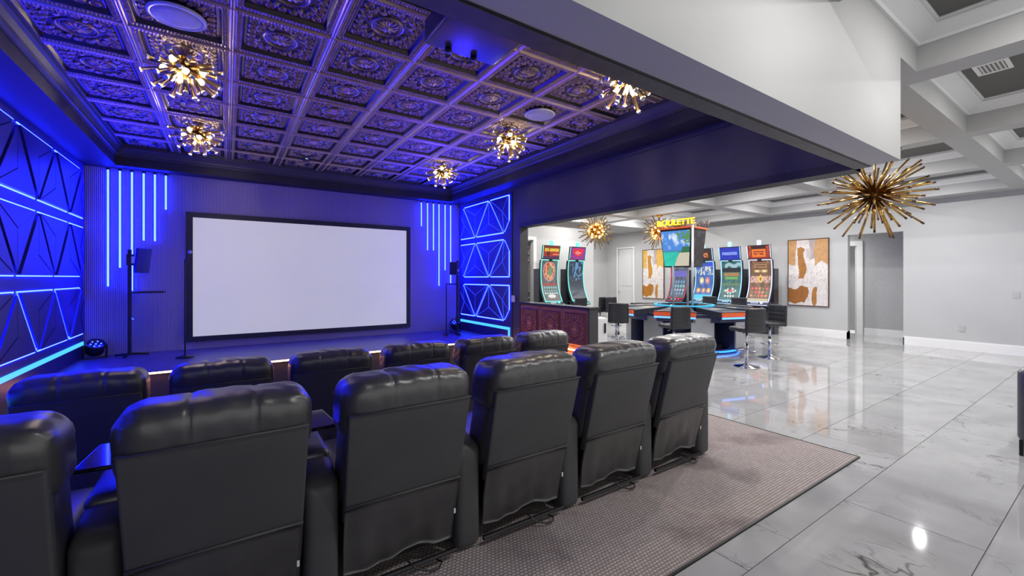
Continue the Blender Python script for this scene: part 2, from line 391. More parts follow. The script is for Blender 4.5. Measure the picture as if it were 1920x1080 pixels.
# ------------------------------------------------------------------ floor of marble tiles
fl = MB()
fl.box(-1.9, 14.2, -3.2, YC-0.02, -0.32, -0.012); fl.box(XE+0.02, 14.2, YC-0.02, 12.2, -0.32, -0.012)
floor = struct(fl.build('floor', 'grout'), 'grey veined polished marble tile floor', 'floor')
tile_cache = {}
def floor_tile(x0, x1, y0, y1):
    g = 0.0022; w, d = x1-x0-2*g, y1-y0-2*g
    if w < 0.03 or d < 0.03: return
    key = (round(w, 4), round(d, 4))
    if key not in tile_cache:
        tile_cache[key] = MB().box(-w/2, w/2, -d/2, d/2, -0.012, 0).mesh('floor_tile', M['marble'])
    link('floor_tile', tile_cache[key], floor, ((x0+x1)/2, (y0+y1)/2, 0))
TP, TL = 0.645, 2.48
for j in range(-3, 18):
    y0 = 0.483 + TP*j; y1 = y0 + TP; off = 3.46 if j % 2 == 0 else 2.22
    for i in range(-4, 6):
        x0 = max(off + TL*i, -1.73); x1 = min(off + TL*(i+1), XW)
        if x1 <= x0: continue
        if y0 >= 12.0: continue
        ye = min(y1, 12.0)
        lim = 9.82 if y0 >= YF else (XE if y0 >= YC else -9)
        if lim > -9:
            if x1 > lim: floor_tile(max(x0, lim), x1, y0, ye)
        elif y1 <= YC or x0 >= XE: floor_tile(x0, x1, y0, ye)
        elif x1 <= XE: floor_tile(x0, x1, y0, YC)
        else:
            g = 0.0022
            MB().prism([(x0+g, y0+g, -0.012), (x1-g, y0+g, -0.012), (x1-g, y1-g, -0.012), (XE+g, y1-g, -0.012), (XE+g, YC-g, -0.012), (x0+g, YC-g, -0.012)], (0, 0, 0.012)).build('floor_tile', 'marble', floor)
floor_tile(-1.73, XW, -3.2, -1.46); floor_tile(XW, 14.0, 2.6, 5.6)

# ------------------------------------------------------------------ carpet with its step
cp = thing('carpet', 'mauve grey woven theatre carpet with a thin black edge strip', 'carpet')
MB().box(XL+0.01, XE-0.012, YC+0.012, 2.95, -0.10, 0.006).build('upper_section', 'carpet', cp)
MB().box(XL+0.01, XE-0.012, 2.93, 2.95, ZLOW, -0.10).build('riser', 'carpet', cp)
MB().box(XL+0.01, XR-0.01, 2.95, YST-0.002, ZLOW-0.05, ZLOW).box(XR-0.01, XE-0.012, 2.95, 4.45, ZLOW-0.05, ZLOW).build('lower_section', 'carpet', cp)
MB().box(XL+0.01, XE, YC, YC+0.012, -0.02, 0.009).box(XE-0.012, XE, YC+0.012, 2.95, -0.02, 0.009).build('edge_strip', 'black', cp)

# ------------------------------------------------------------------ theatre walls, stage
struct(MB().box(XL-0.12, XL, -3.2, YS, -0.3, 3.7).build('wall_left', 'dark'), 'dark theatre side wall', 'wall')
struct(MB().box(XL-0.12, XR+0.18, YS, YS+0.12, -0.3, 3.7).build('wall_screen', 'fluted'), 'finely fluted dark wall behind the screen', 'wall')
struct(MB().box(XR, XR+0.18, 6.22, YS, -0.3, 3.2).build('wall_right', 'dark'), 'charcoal theatre wall end beside the game room', 'wall')
SX0, SX1, SY1 = XL+0.01, XR-0.01, YS-0.01
st = thing('stage', 'low dark stage with a warm light strip under its lip', 'stage')
MB().box(SX0, SX1, YST, SY1, ZLOW, STG-0.03).build('stage_body', 'dark', st)
MB().box(SX0, SX1, YST-0.03, SY1, STG-0.03, STG).build('stage_deck', mat('stage_deck', (0.085, 0.075, 0.26), 0.35, noise=0.08, nscale=3), st, bevel=0.004)
MB().box(XL+0.02, XR-0.02, YST-0.045, YST-0.03, STG-0.022, STG-0.004).build('step_light', 'orange', st)

# ------------------------------------------------------------------ theatre ceiling: soffit, tray, tin tiles
TX0, TX1, TY0, TY1 = -1.34, 4.0, 1.58, 8.33
ce = struct(MB().box(XL-0.12, XR+0.18, 1.30, YS+0.1, ZT+0.05, ZT+0.15).build('ceiling', 'black'), 'ornate bronze tin tile theatre ceiling in a dark tray', 'ceiling')
sf = MB()
sf.box(XL, TX0, 1.36, YS, ZS, ZT+0.05); sf.box(TX1, XR+0.18, 1.36, YS, ZS, ZT+0.05)
sf.box(TX0, TX1, TY1, YS, ZS, ZT+0.05); sf.box(TX0, TX1, 1.36, TY0, ZS, ZT+0.05)
sf.build('soffit', 'soffit', ce)
def crown(prof, path, name, m, parent, inward):
    """sweep profile (offset towards room, height) round a closed rectangle path (x0,x1,y0,y1)"""
    x0, x1, y0, y1 = path; mb = MB()
    for (o, z), (o2, z2) in zip(prof[:-1], prof[1:]):
        a = [(x0+o, y0+o, z), (x1-o, y0+o, z), (x1-o, y1-o, z), (x0+o, y1-o, z)]
        b = [(x0+o2, y0+o2, z2), (x1-o2, y0+o2, z2), (x1-o2, y1-o2, z2), (x0+o2, y1-o2, z2)]
        mb.add(a+b, [(i, (i+1) % 4, 4+(i+1) % 4, 4+i) for i in range(4)])
    return mb.build(name, m, parent)
crown([(0, ZT-0.15), (0.015, ZT-0.15), (0.015, ZT-0.13), (0.03, ZT-0.12), (0.035, ZT-0.09), (0.06, ZT-0.05), (0.085, ZT-0.035), (0.085, ZT-0.015), (0.10, ZT-0.015), (0.10, ZT+0.04)], (TX0, TX1, TY0, TY1), 'crown_molding', 'dark', ce, 1)
TPX = 0.668; TPY = 0.676
def tin_mesh(name, m, w, h, N=140):
    """embossed tin panel: flat rib, bead rows, coved recess, scrolls and a rosette; faces -z"""
    a = np.linspace(-0.5, 0.5, N+1); X, Y = np.meshgrid(a, a)
    e = 0.5 - np.maximum(np.abs(X), np.abs(Y)); along = np.where(np.abs(X) > np.abs(Y), Y, X)
    st = lambda t, lo, hi: np.clip((t-lo)/(hi-lo), 0, 1)
    H = np.zeros_like(X); g = lambda t, c, q: np.exp(-((t-c)/q)**2)
    H -= 0.009*g(e, 0.0, 0.005)
    H += 0.012*(1-st(e, 0.018, 0.030)) + 0.003*g(e, 0.016, 0.005)          # smooth rib
    H += 0.003*st(e, 0.034, 0.040)*(1-st(e, 0.096, 0.102)) + 0.006*g(e, 0.040, 0.004)
    bead = np.clip(np.cos(2*PI*along/0.0333), -0.2, 1)
    H += 0.013*bead*g(e, 0.058, 0.009) + 0.009*bead*g(e, 0.084, 0.007)
    cove = 0.032*st(e, 0.098, 0.130)                                        # plain cove
    H += 0.008*g(e, 0.138, 0.006)
    r = np.hypot(X, Y); th = np.arctan2(Y, X)
    inner = st(e, 0.143, 0.153)
    x, y = np.abs(X), np.abs(Y); x2, y2 = np.maximum(x, y), np.minimum(x, y)
    sc = np.zeros_like(X)
    for (cx, cy, R0, ph) in ((0.288, 0.288, 0.052, 0.4), (0.296, 0.165, 0.050, 2.0), (0.305, 0.055, 0.040, 3.6), (0.215, 0.215, 0.036, 1.2), (0.235, 0.115, 0.026, 0.0)):
        rr = np.hypot(x2-cx, y2-cy); tt = np.arctan2(y2-cy, x2-cx)
        sc = np.maximum(sc, g(rr, R0*0.85, 0.008) + 0.9*g(rr, 0, 0.013) + 0.5*g(rr, R0*0.45+0.003*np.sin(5*tt+ph), 0.006))
    fine = np.clip(np.sin(x2*118+2*np.sin(y2*40))*np.sin(y2*112+1.7*np.sin(x2*47)), 0, 1)
    H += inner*(0.018*np.clip(sc, 0, 1.2) + 0.009*fine*(1-np.clip(sc, 0, 1)))*st(r, 0.186, 0.200)
    H += 0.017*g(r, 0.176, 0.010) + 0.010*g(r, 0.148, 0.006)
    H += st(0.14-r, 0, 0.02)*(0.018*np.abs(np.cos(6*th))**0.6*np.sin(np.clip(r/0.14, 0, 1)*PI)**0.7) + 0.034*g(r, 0, 0.030)
    rel = H*np.where(e > 0.13, np.where(r < 0.19, 0.55, 0.42), 1.15); H = H - cove
    vs = np.stack([X*w, Y*h, -H], -1).reshape(-1, 3)
    i = np.arange(N*(N+1)).reshape(N, N+1)[:, :N].ravel()
    fs = np.stack([i, i+N+1, i+N+2, i+1], -1)
    me = bpy.data.meshes.new(name); me.from_pydata(vs.tolist(), [], fs.tolist()); me.update(); me.materials.append(M[m])
    me.polygons.foreach_set('use_smooth', [True]*len(me.polygons))
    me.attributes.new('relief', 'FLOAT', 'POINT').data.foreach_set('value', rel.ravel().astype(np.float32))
    return me
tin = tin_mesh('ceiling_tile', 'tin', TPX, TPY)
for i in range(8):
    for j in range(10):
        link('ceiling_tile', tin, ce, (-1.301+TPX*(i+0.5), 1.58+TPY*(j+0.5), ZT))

# header between theatre and room, side beam and pony wall
hd = struct(MB().box(-1.9, 4.31, 1.045, 1.27, ZH, 3.75).build('wall_header', 'white'), 'white header beam over the theatre opening', 'wall')
tr = struct(MB().box(XL, 4.36, 1.25, 1.345, ZH-0.005, ZH+0.03).box(XL, 4.36, 1.27, 1.36, ZH+0.03, ZS).build('trim_1', 'trimgrey'), 'rough taupe edge trim along the header', 'trim')
MB().box(XL, 4.365, 1.236, 1.252, ZH-0.002, ZH+0.006).build('edge_lip', 'black', tr)
bm_ = struct(MB().box(XR, XR+0.18, 1.36, 6.22, ZH, 3.7).build('wall_beam', 'dark'), 'dark beam along the side of the theatre', 'wall')
MB().box(XR-0.02, XR, 1.36, YS, ZS-0.055, ZS).box(XR-0.035, XR, 1.36, YS, ZS-0.02, ZS).build('crown_molding', 'dark', bm_)
MB().box(XR-0.018, XR+0.19, 1.36, 6.22, ZH-0.006, ZH+0.07).build('edge_band', 'black', bm_)
pw = struct(MB().box(XR+0.015, XR+0.18, 4.47, 6.22, ZLOW, 1.035).build('wall_pony', 'dark'), 'low wall faced with copper tin panels', 'wall')
MB().box(XR-0.015, XR+0.20, 4.455, 6.22, 1.035, 1.07).build('wall_cap', 'black', pw, bevel=0.004)
MB().box(XR-0.006, XR+0.015, 4.47, 4.49, ZLOW, 1.035).build('edge_post', 'black', pw)
MB().box(XR-0.020, XR-0.006, 4.48, 6.20, 0.408, 0.420).build('step_light', 'orange2', pw)
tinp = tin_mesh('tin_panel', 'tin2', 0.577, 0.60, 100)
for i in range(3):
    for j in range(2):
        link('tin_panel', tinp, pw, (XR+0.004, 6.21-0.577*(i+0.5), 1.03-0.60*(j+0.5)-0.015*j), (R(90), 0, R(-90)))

# ------------------------------------------------------------------ projection screen and LED bars on the screen wall
ps = thing('projection_screen', 'large blank grey-white projection screen in a black frame', 'screen', (0, YS, 0))
MB().box(-0.452, 3.10, -0.05, -0.045, 0.553, 2.477).build('screen_surface', 'screen', ps)
fr = MB(); fr.box(-0.545, 3.185, -0.065, -0.01, 2.477, 2.56); fr.box(-0.545, 3.185, -0.065, -0.01, 0.470, 0.553)
fr.box(-0.545, -0.452, -0.065, -0.01, 0.553, 2.477); fr.box(3.10, 3.185, -0.065, -0.01, 0.553, 2.477)
fr.build('screen_frame', 'black', ps)
def px_wall(px, y=YS):
    r = (px-960)/796; s, c = 535/959.07, 796/959.07
    f = y/(c - s*r); return f*(c*r+s), f
def pz(py, f): return 1.5 + (521-py)/796*f
BARS = [(202.5, 537, 'longest bar beside the corner'), (225, 502, 'second bar from the corner'), (247.5, 545, 'bar partly behind the speaker stand'), (269.5, 451, 'fourth bar from the corner'), (290.5, 452, 'fifth bar from the corner'), (311, 393, 'short bar nearest the screen'),
        (790, 424, 'short bar nearest the screen'), (801.5, 469, 'second bar from the screen'), (812.6, 469.6, 'third bar from the screen'), (823, 536, 'long fourth bar from the screen'), (834.4, 506.7, 'fifth bar from the screen'), (844.8, 531, 'bar next to the corner')]
for k, (px, pb, d) in enumerate(BARS):
    X, f = px_wall(px, YS-0.02); z = pz(pb, f)
    t = thing('led_bar', 'vertical blue LED tube %s the screen: %s' % ('left of' if k < 6 else 'right of', d), 'light', (X, YS, z), 0, 'vertical LED bars on the screen wall')
    MB().tube([(0, -0.022, 0), (0, -0.022, ZS-0.035-z)], 0.013, 8).build('tube', 'led', t, smooth=True)
    MB().box(-0.016, 0.016, -0.012, 0, 0, ZS-0.02-z).build('channel', 'black', t)
    MB().box(-0.014, 0.014, -0.038, -0.006, ZS-0.035-z, ZS-z-0.01).build('end_cap', 'metalblk', t)

# ------------------------------------------------------------------ triangular LED wall panels
ROWS = [(0.68, 1.38), (1.50, 2.24), (2.33, 3.05)]
def tri_wall(name, label, X, nx, y_far, y_near, lit):
    root = thing(name, label, 'wall panel', (X, 0, 0))
    MB().box(min(0, nx*0.012), max(0, nx*0.012), y_near-0.06, y_far+0.06, STG, ZS).build('backing', 'panelback', root)
    hw = 0.555; base = 8.36
    P = lambda y, z, o: Vector((nx*o, y, z))
    def clip(poly, lo, hi):
        for sg, lim in ((1, lo), (-1, hi)):
            out = []
            for i in range(len(poly)):
                a, b = poly[i-1], poly[i]; ia, ib = sg*(a[0]-lim) >= 0, sg*(b[0]-lim) >= 0
                if ia != ib:
                    t = (lim-a[0])/(b[0]-a[0]); out.append((lim, a[1]+t*(b[1]-a[1])))
                if ib: out.append(b)
            poly = out
            if not poly: return []
        return poly
    def inset(poly, d):
        c = Vector((sum(p[0] for p in poly)/len(poly), sum(p[1] for p in poly)/len(poly)))
        n = len(poly); lines = []
        for i in range(n):
            a, b = Vector(poly[i]), Vector(poly[(i+1) % n]); e = (b-a)
            if e.length < 1e-6: continue
            nn = Vector((-e.y, e.x)).normalized()
            if nn.dot(c-a) < 0: nn = -nn
            lines.append((a+nn*d, e.normalized()))
        out = []
        for i in range(len(lines)):
            (p, u), (q, v) = lines[i-1], lines[i]; den = u.x*v.y-u.y*v.x
            if abs(den) < 1e-6: continue
            t = ((q.x-p.x)*v.y-(q.y-p.y)*v.x)/den; out.append((p.x+u.x*t, p.y+u.y*t))
        return out
    def strip(a, b, w, o, mname):
        a, b = Vector(a), Vector(b); e = (b-a).normalized(); q = Vector((-e.y, e.x))*w/2
        MB().prism([P(*(a+q), o), P(*(b+q), o), P(*(b-q), o), P(*(a-q), o)], (nx*0.008, 0, 0)).build('led_strip', mname, root)
    for r, (z0, z1) in enumerate(ROWS):
        n = 0
        while True:
            # triangle whose long side spans y .. y-2hw; alternate up and down
            up = (n + r) % 2 == 0
            c = base - hw*n
            tri = [(c+hw, z0 if up else z1), (c-hw, z0 if up else z1), (c, z1 if up else z0)]
            n += 1
            if c+hw < y_near: break
            poly = clip(tri, y_near, y_far)
            if len(poly) < 3: continue
            poly = inset(poly, 0.030)
            if len(poly) < 3: continue
            A = 0.5*abs(sum(poly[i-1][0]*poly[i][1]-poly[i][0]*poly[i-1][1] for i in range(len(poly))))
            if A < 0.008: continue
            cen = Vector((sum(p[0] for p in poly)/len(poly), sum(p[1] for p in poly)/len(poly)))
            m = len(poly)
            for i in range(m):
                a, b = poly[i-1], poly[i]
                if (Vector(a)-Vector(b)).length < 0.05: continue
                sub = inset([a, b, tuple(cen)], 0.0035)
                if len(sub) < 3: continue
                o = 0.022 if (i+n) % 2 else 0.026
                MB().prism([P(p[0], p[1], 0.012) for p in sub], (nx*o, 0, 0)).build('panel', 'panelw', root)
            if lit == 'all':
                for p in poly: strip(Vector(p).lerp(cen, 0.04), cen, 0.0028, 0.030, 'led3')
            out = inset(poly, -0.010)
            for i in range(len(out)):
                a, b = Vector(out[i-1]), Vector(out[i]); L = (a-b).length
                if L < 0.06: continue
                horiz = abs(a.y-b.y) < 0.02; vert = abs(a.x-b.x) < 0.01
                if lit == 'all':
                    strip(a, b, 0.018 if horiz or (i+n) % 3 == 0 else 0.009, 0.012, 'led' if horiz or (i+n) % 3 == 0 else 'led2')
                else:
                    if horiz: strip(a, b, 0.013, 0.012, 'led')
                    elif r == 0 and (i+n) % 2 == 0: strip(a, b, 0.006, 0.012, 'led2')
    # broad strip low down, stepping to the deck
    MB().prism([P(y_far, 0.535, 0.012), P(y_near, 0.535, 0.012), P(y_near, 0.585, 0.012), P(y_far, 0.585, 0.012)], (nx*0.012, 0, 0)).build('led_band', 'ledthick', root)
    return root
tri_wall('led_wall_panel', 'triangle-tiled dark wall panel fully traced with blue LED lines, beside the game room', XR, -1, 8.50, 6.52, 'all')
MB().box(-0.024, -0.012, 6.52, 6.57, STG+0.02, 0.535).build('led_band', 'ledthick', bpy.data.objects['led_wall_panel'])
tri_wall('led_wall_panel', 'long triangle-tiled wall panel with blue LED rows on the left theatre wall', XL, 1, 8.50, 1.5, 'some')
sw = thing('switch_plate', 'white switch plate at the wall end above the pony wall', 'switch', (XR, 6.40, 1.12)); MB().box(-0.03, -0.012, -0.05, 0.05, -0.06, 0.06).build('plate', 'trimw', sw, bevel=0.003); MB().box(-0.034, -0.03, -0.015, 0.015, -0.03, 0.03).build('rocker', 'trimw', sw)

# ------------------------------------------------------------------ game room shell
def wall_with_hole(axis, pos, th, a0, a1, z0, z1, holes):
    """slab along Y (axis 'x') or X (axis 'y') with door holes (h0,h1,ztop)"""
    mb = MB(); cur = a0
    def bx(p0, p1, q0, q1):
        if p1 <= p0 or q1 <= q0: return
        mb.box(pos, pos+th, p0, p1, q0, q1) if axis == 'x' else mb.box(p0, p1, pos, pos+th, q0, q1)
    for (h0, h1, zt) in holes:
        bx(cur, h0, z0, z1); bx(h0, h1, zt, z1); cur = h1
    bx(cur, a1, z0, z1)
    return mb
HO = (3.02, 4.05, 2.55); DR = (10.66, 11.42, 2.62)
struct(wall_with_hole('x', XW, 0.14, -3.2, 12.14, 0, 3.7, [HO, DR]).build('wall_game_room', 'wall'), 'pale grey wall with the hallway opening', 'wall')
DA = (6.72, 7.40, 2.60)
struct(wall_with_hole('y', YF, 0.14, XR+0.18, 9.82, 0, 3.7, [DA]).build('wall_far', 'wall'), 'pale grey wall behind the first two slot machines', 'wall')
struct(MB().box(9.68, 9.82, YF+0.14, 12.0, 0, 3.7).build('wall_recess', 'wall'), 'pale wall side of the recess', 'wall')
struct(MB().box(9.68, XW, 12.0, 12.14, 0, 3.7).build('wall_back', 'wall'), 'pale wall at the back of the recess', 'wall')
# the hallway behind the opening
struct(wall_with_hole('x', 14.0, 0.12, 2.4, 5.8, 0, 2.8, [(4.28, 5.06, 2.36)]).build('wall_hall', 'hall'), 'grey hallway wall seen through the opening', 'wall')
struct(MB().box(XW+0.14, 14.0, 5.8, 5.9, 0, 2.8).box(XW+0.14, 14.0, 2.3, 2.4, 0, 2.8).build('wall_hall_end', 'hall'), 'hallway end walls', 'wall')
struct(MB().box(XW+0.14, 14.1, 2.3, 5.9, 2.8, 2.9).build('ceiling_hall', 'white'), 'hallway ceiling', 'ceiling')
struct(MB().box(14.9, 15.0, 3.6, 5.8, 0, 2.6).build('wall_hall_room', 'white'), 'white wall of the room beyond the hallway door', 'wall')
# baseboards
bbs = MB()
for (y0, y1) in ((-3.2, HO[0]), (HO[1], DR[0]), (DR[1], 12.0)):
    bbs.box(XW-0.018, XW, y0, y1, 0, 0.17); bbs.box(XW-0.011, XW, y0, y1, 0.17, 0.195)
bbs.box(XW-0.018, XW+0.14, HO[0]-0.018, HO[0], 0, 0.19).box(XW-0.018, XW+0.14, HO[1], HO[1]+0.018, 0, 0.19)
struct(bbs.build('baseboard_game_room', 'trimw'), 'tall white baseboard', 'baseboard')
struct(MB().box(XR+0.18, DA[0]-0.1, YF-0.018, YF, 0, 0.19).box(DA[1]+0.1, 9.82, YF-0.018, YF, 0, 0.19).build('baseboard_far', 'trimw'), 'tall white baseboard', 'baseboard')
struct(MB().box(13.985, 14.0, 2.4, 4.12, 0, 0.18).build('baseboard_hall', 'trimw'), 'white hallway baseboard', 'baseboard')
# casings and doors
def casing(name, axis, pos, h0, h1, zt, sgn, w=0.10):
    mb = MB()
    for (a, b, c, d) in ((h0-w, h0, 0, zt+w), (h1, h1+w, 0, zt+w), (h0, h1, zt, zt+w)):
        lo, hi = sorted((pos, pos+sgn*0.022))
        mb.box(lo, hi, a, b, c, d) if axis == 'x' else mb.box(a, b, lo, hi, c, d)
    return struct(mb.build(name, 'trimw'), 'white door casing', 'trim')
casing('trim_2', 'y', YF, DA[0], DA[1], DA[2], -1)
casing('trim_3', 'x', 14.0, 4.28, 5.06, 2.36, -1, 0.13)
casing('trim_4', 'x', XW, DR[0], DR[1], DR[2], -1, 0.05)
d1 = struct(MB().box(0, 0.04, 0, DR[1]-DR[0]-0.01, 0.01, DR[2]-0.01).build('door_1', 'door', None, (XW+0.03, DR[0]+0.005, 0)), 'closed white panel door in the pale wall', 'door')
for (z0, z1) in ((0.25, 1.05), (1.20, 2.45)):
    MB().box(-0.012, 0, 0.10, 0.63, z0, z1).build('door_panel', 'door', d1, bevel=0.004)
MB().lathe([(0.022, 0), (0.022, 0.008), (0.009, 0.012), (0.009, 0.03), (0.026, 0.036), (0.026, 0.052), (0.012, 0.06)], 14).build('door_knob', 'chrome', d1, (0, 0.69, 0.98), (0, R(-90), 0), smooth=True)
d2 = struct(MB().box(0, 0.76, 0, 0.04, 0.01, 2.35).build('door_2', 'door', None, (14.06, 4.30, 0), (0, 0, R(8))), 'white hallway door standing open', 'door')
MB().lathe([(0.022, 0), (0.022, 0.008), (0.009, 0.012), (0.009, 0.03), (0.026, 0.036), (0.026, 0.052), (0.012, 0.06)], 14).build('door_knob', 'chrome', d2, (0.06, 0.0, 1.0), (R(90), 0, 0), smooth=True)
# shelves in the closet behind the casing
sh = thing('closet_shelf', 'grey closet shelving glimpsed in the doorway beside the dark pillar', 'shelf', (7.06, YF+0.35, 0))
MB().box(-0.6, -0.57, -0.15, 0.3, 0, 2.6).build('side_panel', 'shelf', sh); MB().box(0.36, 0.39, -0.15, 0.3, 0, 2.6).build('side_panel', 'shelf', sh)
MB().box(-0.6, 0.39, 0.28, 0.30, 0, 2.6).build('back_panel', 'black', sh)
for z in (0.30, 0.62, 0.9, 1.1, 2.0, 2.2, 2.4): MB().box(-0.57, 0.36, -0.15, 0.28, z, z+0.03).build('shelf_board', 'white', sh)

# coffered ceiling
gc = struct(MB().box(-1.9, 14.1, -3.2, 1.30, ZP+0.01, ZP+0.10).box(XR+0.18, 14.1, 1.30, 12.2, ZP+0.01, ZP+0.10).build('ceiling', 'coffer'), 'white coffered ceiling with dark grey panels', 'ceiling')
XB = [(-0.62, -0.33), (1.0, 1.29), (2.84, 3.13), (4.72, 5.0), (7.2, 7.46), (9.6, 9.88), (12.2, 12.65)]
YB = [(-3.2, -2.9), (-1.1, -0.83), (1.16, 1.40), (3.40, 3.68), (5.65, 5.95), (7.95, 8.25), (9.55, 9.9)]
for (a, b) in YB:
    x0 = XR+0.18 if a > 1.3 else -1.73
    if abs(a-1.16) < 0.01: x0 = 4.31
    MB().box(x0, 12.65, a, b, ZB, ZP).build('beam', 'white', gc)
for (a, b) in XB:
    y1 = 9.9 if a > 4.5 else 1.045
    ys = [y for y in YB if y[0] < y1]
    for k in range(len(ys)):
        s0 = ys[k][1]; s1 = ys[k+1][0] if k+1 < len(ys) else y1
        if s1 > s0+0.02 and (a > 4.5 or s0 < 1.0): MB().box(a, b, s0, min(s1, 12), ZB, ZP).build('beam', 'white', gc)
MB().box(4.53, 4.72, 1.40, 9.55, ZB, ZP).build('beam', 'white', gc)
MB().box(4.31, 4.72, 1.045, 1.16, ZB, ZP).build('beam', 'white', gc)
MB().box(9.82, XW, 9.9, 12.0, ZB, ZP).build('beam', 'white', gc)
def coffer_crown(x0, x1, y0, y1):
    crown([(0, ZF), (0.02, ZF), (0.03, ZF+0.02), (0.08, ZF+0.045), (0.13, ZF+0.075), (0.15, ZF+0.08), (0.15, ZP), (0.17, ZP), (0.17, ZP+0.01)], (x0, x1, y0, y1), 'crown_molding', 'trimw', gc, 1)
xs = [b for b in XB]
for (ya, yb) in zip(YB[:-1], YB[1:]):
    for (xa, xb) in zip(XB[:-1], XB[1:]):
        near = ya[1] < 1.1
        if near or xa[0] > 4.6:
            if near and ya[0] < -3: continue
            y1 = 1.045 if (near and yb[0] > 1.1 and xa[0] < 4.3 and xb[0] < 4.8) else yb[0]
            coffer_crown(xa[1], xb[0], ya[1], y1)
# downlights: those in the coffers are added to light the game room
def downlight(x, y, z, label, power):
    t = thing('recessed_downlight', label, 'light', (x, y, z), 0, 'recessed ceiling downlights')
    MB().lathe([(0.055, -0.001), (0.085, -0.001), (0.085, -0.012), (0.075, -0.016), (0.056, -0.006)], 20).build('trim_ring', 'trimw', t, smooth=True)
    MB().lathe([(0.001, -0.004), (0.054, -0.004), (0.054, -0.002), (0.001, -0.002)], 20).build('lens', 'downlight', t)
    ld = bpy.data.lights.new('downlight', 'AREA'); ld.shape = 'DISK'; ld.size = 0.10; ld.energy = power; ld.color = (1.0, 0.985, 0.965)
    lo = bpy.data.objects.new('downlight_lamp', ld); COL.objects.link(lo); lo.parent = t; lo.location = (0, 0, -0.02)
DLP = 54
for (i, cx) in enumerate((6.1, 8.53, 11.04)):
    for (j, cy) in enumerate((2.4, 4.66, 6.95, 8.9)):
        downlight(cx, cy, ZP+0.008, 'added recessed downlight, coffer column %s, row %s from header' % (('beside theatre', 'midway', 'along the long wall')[i], ('one', 'two', 'three', 'four')[j]), DLP)
for (cx, cy) in ((6.1, 0.15), (8.53, 0.15), (11.04, 0.15), (3.9, 0.15), (2.1, 0.15)):
    downlight(cx, cy, ZP+0.008, 'added recessed downlight in the coffer row before the header, column %s' % {6.1: 'beside theatre', 8.53: 'midway', 11.04: 'along the long wall', 3.9: 'at the header end', 2.1: 'above the carpet edge'}[cx], DLP*0.5)
downlight(11.2, 10.8, ZB-0.001, 'small round downlight in the flat ceiling of the recess above the white door', 40)
ld = bpy.data.lights.new('hall_fill_lamp', 'AREA'); ld.size = 0.3; ld.energy = 45  # made-up lamp, put in to lift the dark hallway
hl = thing('added_hall_light', 'unseen flush light added to brighten the hallway', 'light', (13.4, 5.3, 2.8)); MB().lathe([(0.16, 0), (0.17, -0.03), (0.12, -0.07), (0.01, -0.085)], 20).build('diffuser', 'downlight', hl, smooth=True)
lo = bpy.data.objects.new('hall_fill_lamp', ld); COL.objects.link(lo); lo.parent = hl; lo.location = (0, 0, -0.10)

# air vent on a coffer panel
av = thing('air_vent', 'white louvred air vent on the dark coffer panel', 'vent', (6.04, 0.80, ZP+0.01))
vm = MB(); vm.box(-0.16, 0.16, -0.115, -0.085, -0.012, 0).box(-0.16, 0.16, 0.085, 0.115, -0.012, 0).box(-0.16, -0.125, -0.085, 0.085, -0.012, 0).box(0.125, 0.16, -0.085, 0.085, -0.012, 0)
vm.build('frame', 'trimw', av)
MB().box(-0.125, 0.125, -0.085, 0.085, -0.004, -0.001).build('duct', 'shelf', av)
lv = MB().box(-0.125, 0.125, -0.009, 0.009, -0.002, 0.002).mesh('louvre', M['trimw'])
for k in range(6): link('louvre', lv, av, (0, -0.070+0.028*k, -0.009), (R(35), 0, 0))

# outlets
def plate(name, label, cat, y, z):
    t = thing(name, label, cat, (XW, y, z)); MB().box(-0.008, 0, -0.045, 0.045, -0.065, 0.065).build('plate', 'white', t, bevel=0.002)
    MB().box(-0.011, -0.008, -0.018, 0.018, -0.035, 0.035).build('insert', 'white', t)
plate('wall_switch', 'white light switch on the bare grey wall', 'switch', 1.37, 1.17)
plate('power_outlet', 'white power outlet low on the bare grey wall', 'outlet', 2.10, 0.45)

# ------------------------------------------------------------------ paintings
def paint_abstract(U, V):
    x, y = U, 1-V; n = vnoise(U, V, 6, 4)*0.08-0.04; n2 = vnoise(U, V, 26, 9)
    xx, yy = x+n, y+n
    im = np.zeros(U.shape+(3,)); im[:] = (0.55, 0.51, 0.50)
    tan, och, rust, mauve = (0.42, 0.23, 0.10), (0.30, 0.13, 0.03), (0.26, 0.095, 0.02), (0.33, 0.28, 0.28)
    lay(im, (xx < 0.26-0.25*yy) & (yy < 0.38), tan); lay(im, (xx > 0.68) & (yy < 0.40-0.06*np.sin(9*xx)), tan)
    lay(im, (xx > 0.52) & (xx < 0.68) & (yy < 0.29), mauve); lay(im, (xx > 0.44) & (xx < 0.56) & (yy > 0.12) & (yy < 0.26), (0.42, 0.37, 0.37))
    lay(im, (xx > 0.26) & (xx < 0.42+0.02*np.sin(20*yy)) & (yy > 0.14) & (yy < 0.60), och)
    lay(im, (xx < 0.48+0.04*np.sin(yy*11)) & (yy > 0.73+0.05*xx*(1-xx*2)) & (yy < 0.985), rust)
    lay(im, (xx > 0.61) & (xx < 0.74) & (yy > 0.69) & (((xx-0.675)/0.07)**2+((yy-0.85)/0.17)**2 < 1.0), och)
    im *= (1.05+0.3*n2)[..., None]
    st = np.abs(np.sin(22*(x+0.6*y)+6*n2)) < 0.07
    im[st & (im[..., 2] > 0.3)] = (0.34, 0.33, 0.34)
    return im
def paint_mustard(U, V):
    im = paint_abstract(U, V); m = (im[..., 0] > im[..., 2]*1.6)
    im[m] = im[m]*np.array([1.25, 1.35, 0.6]); return im
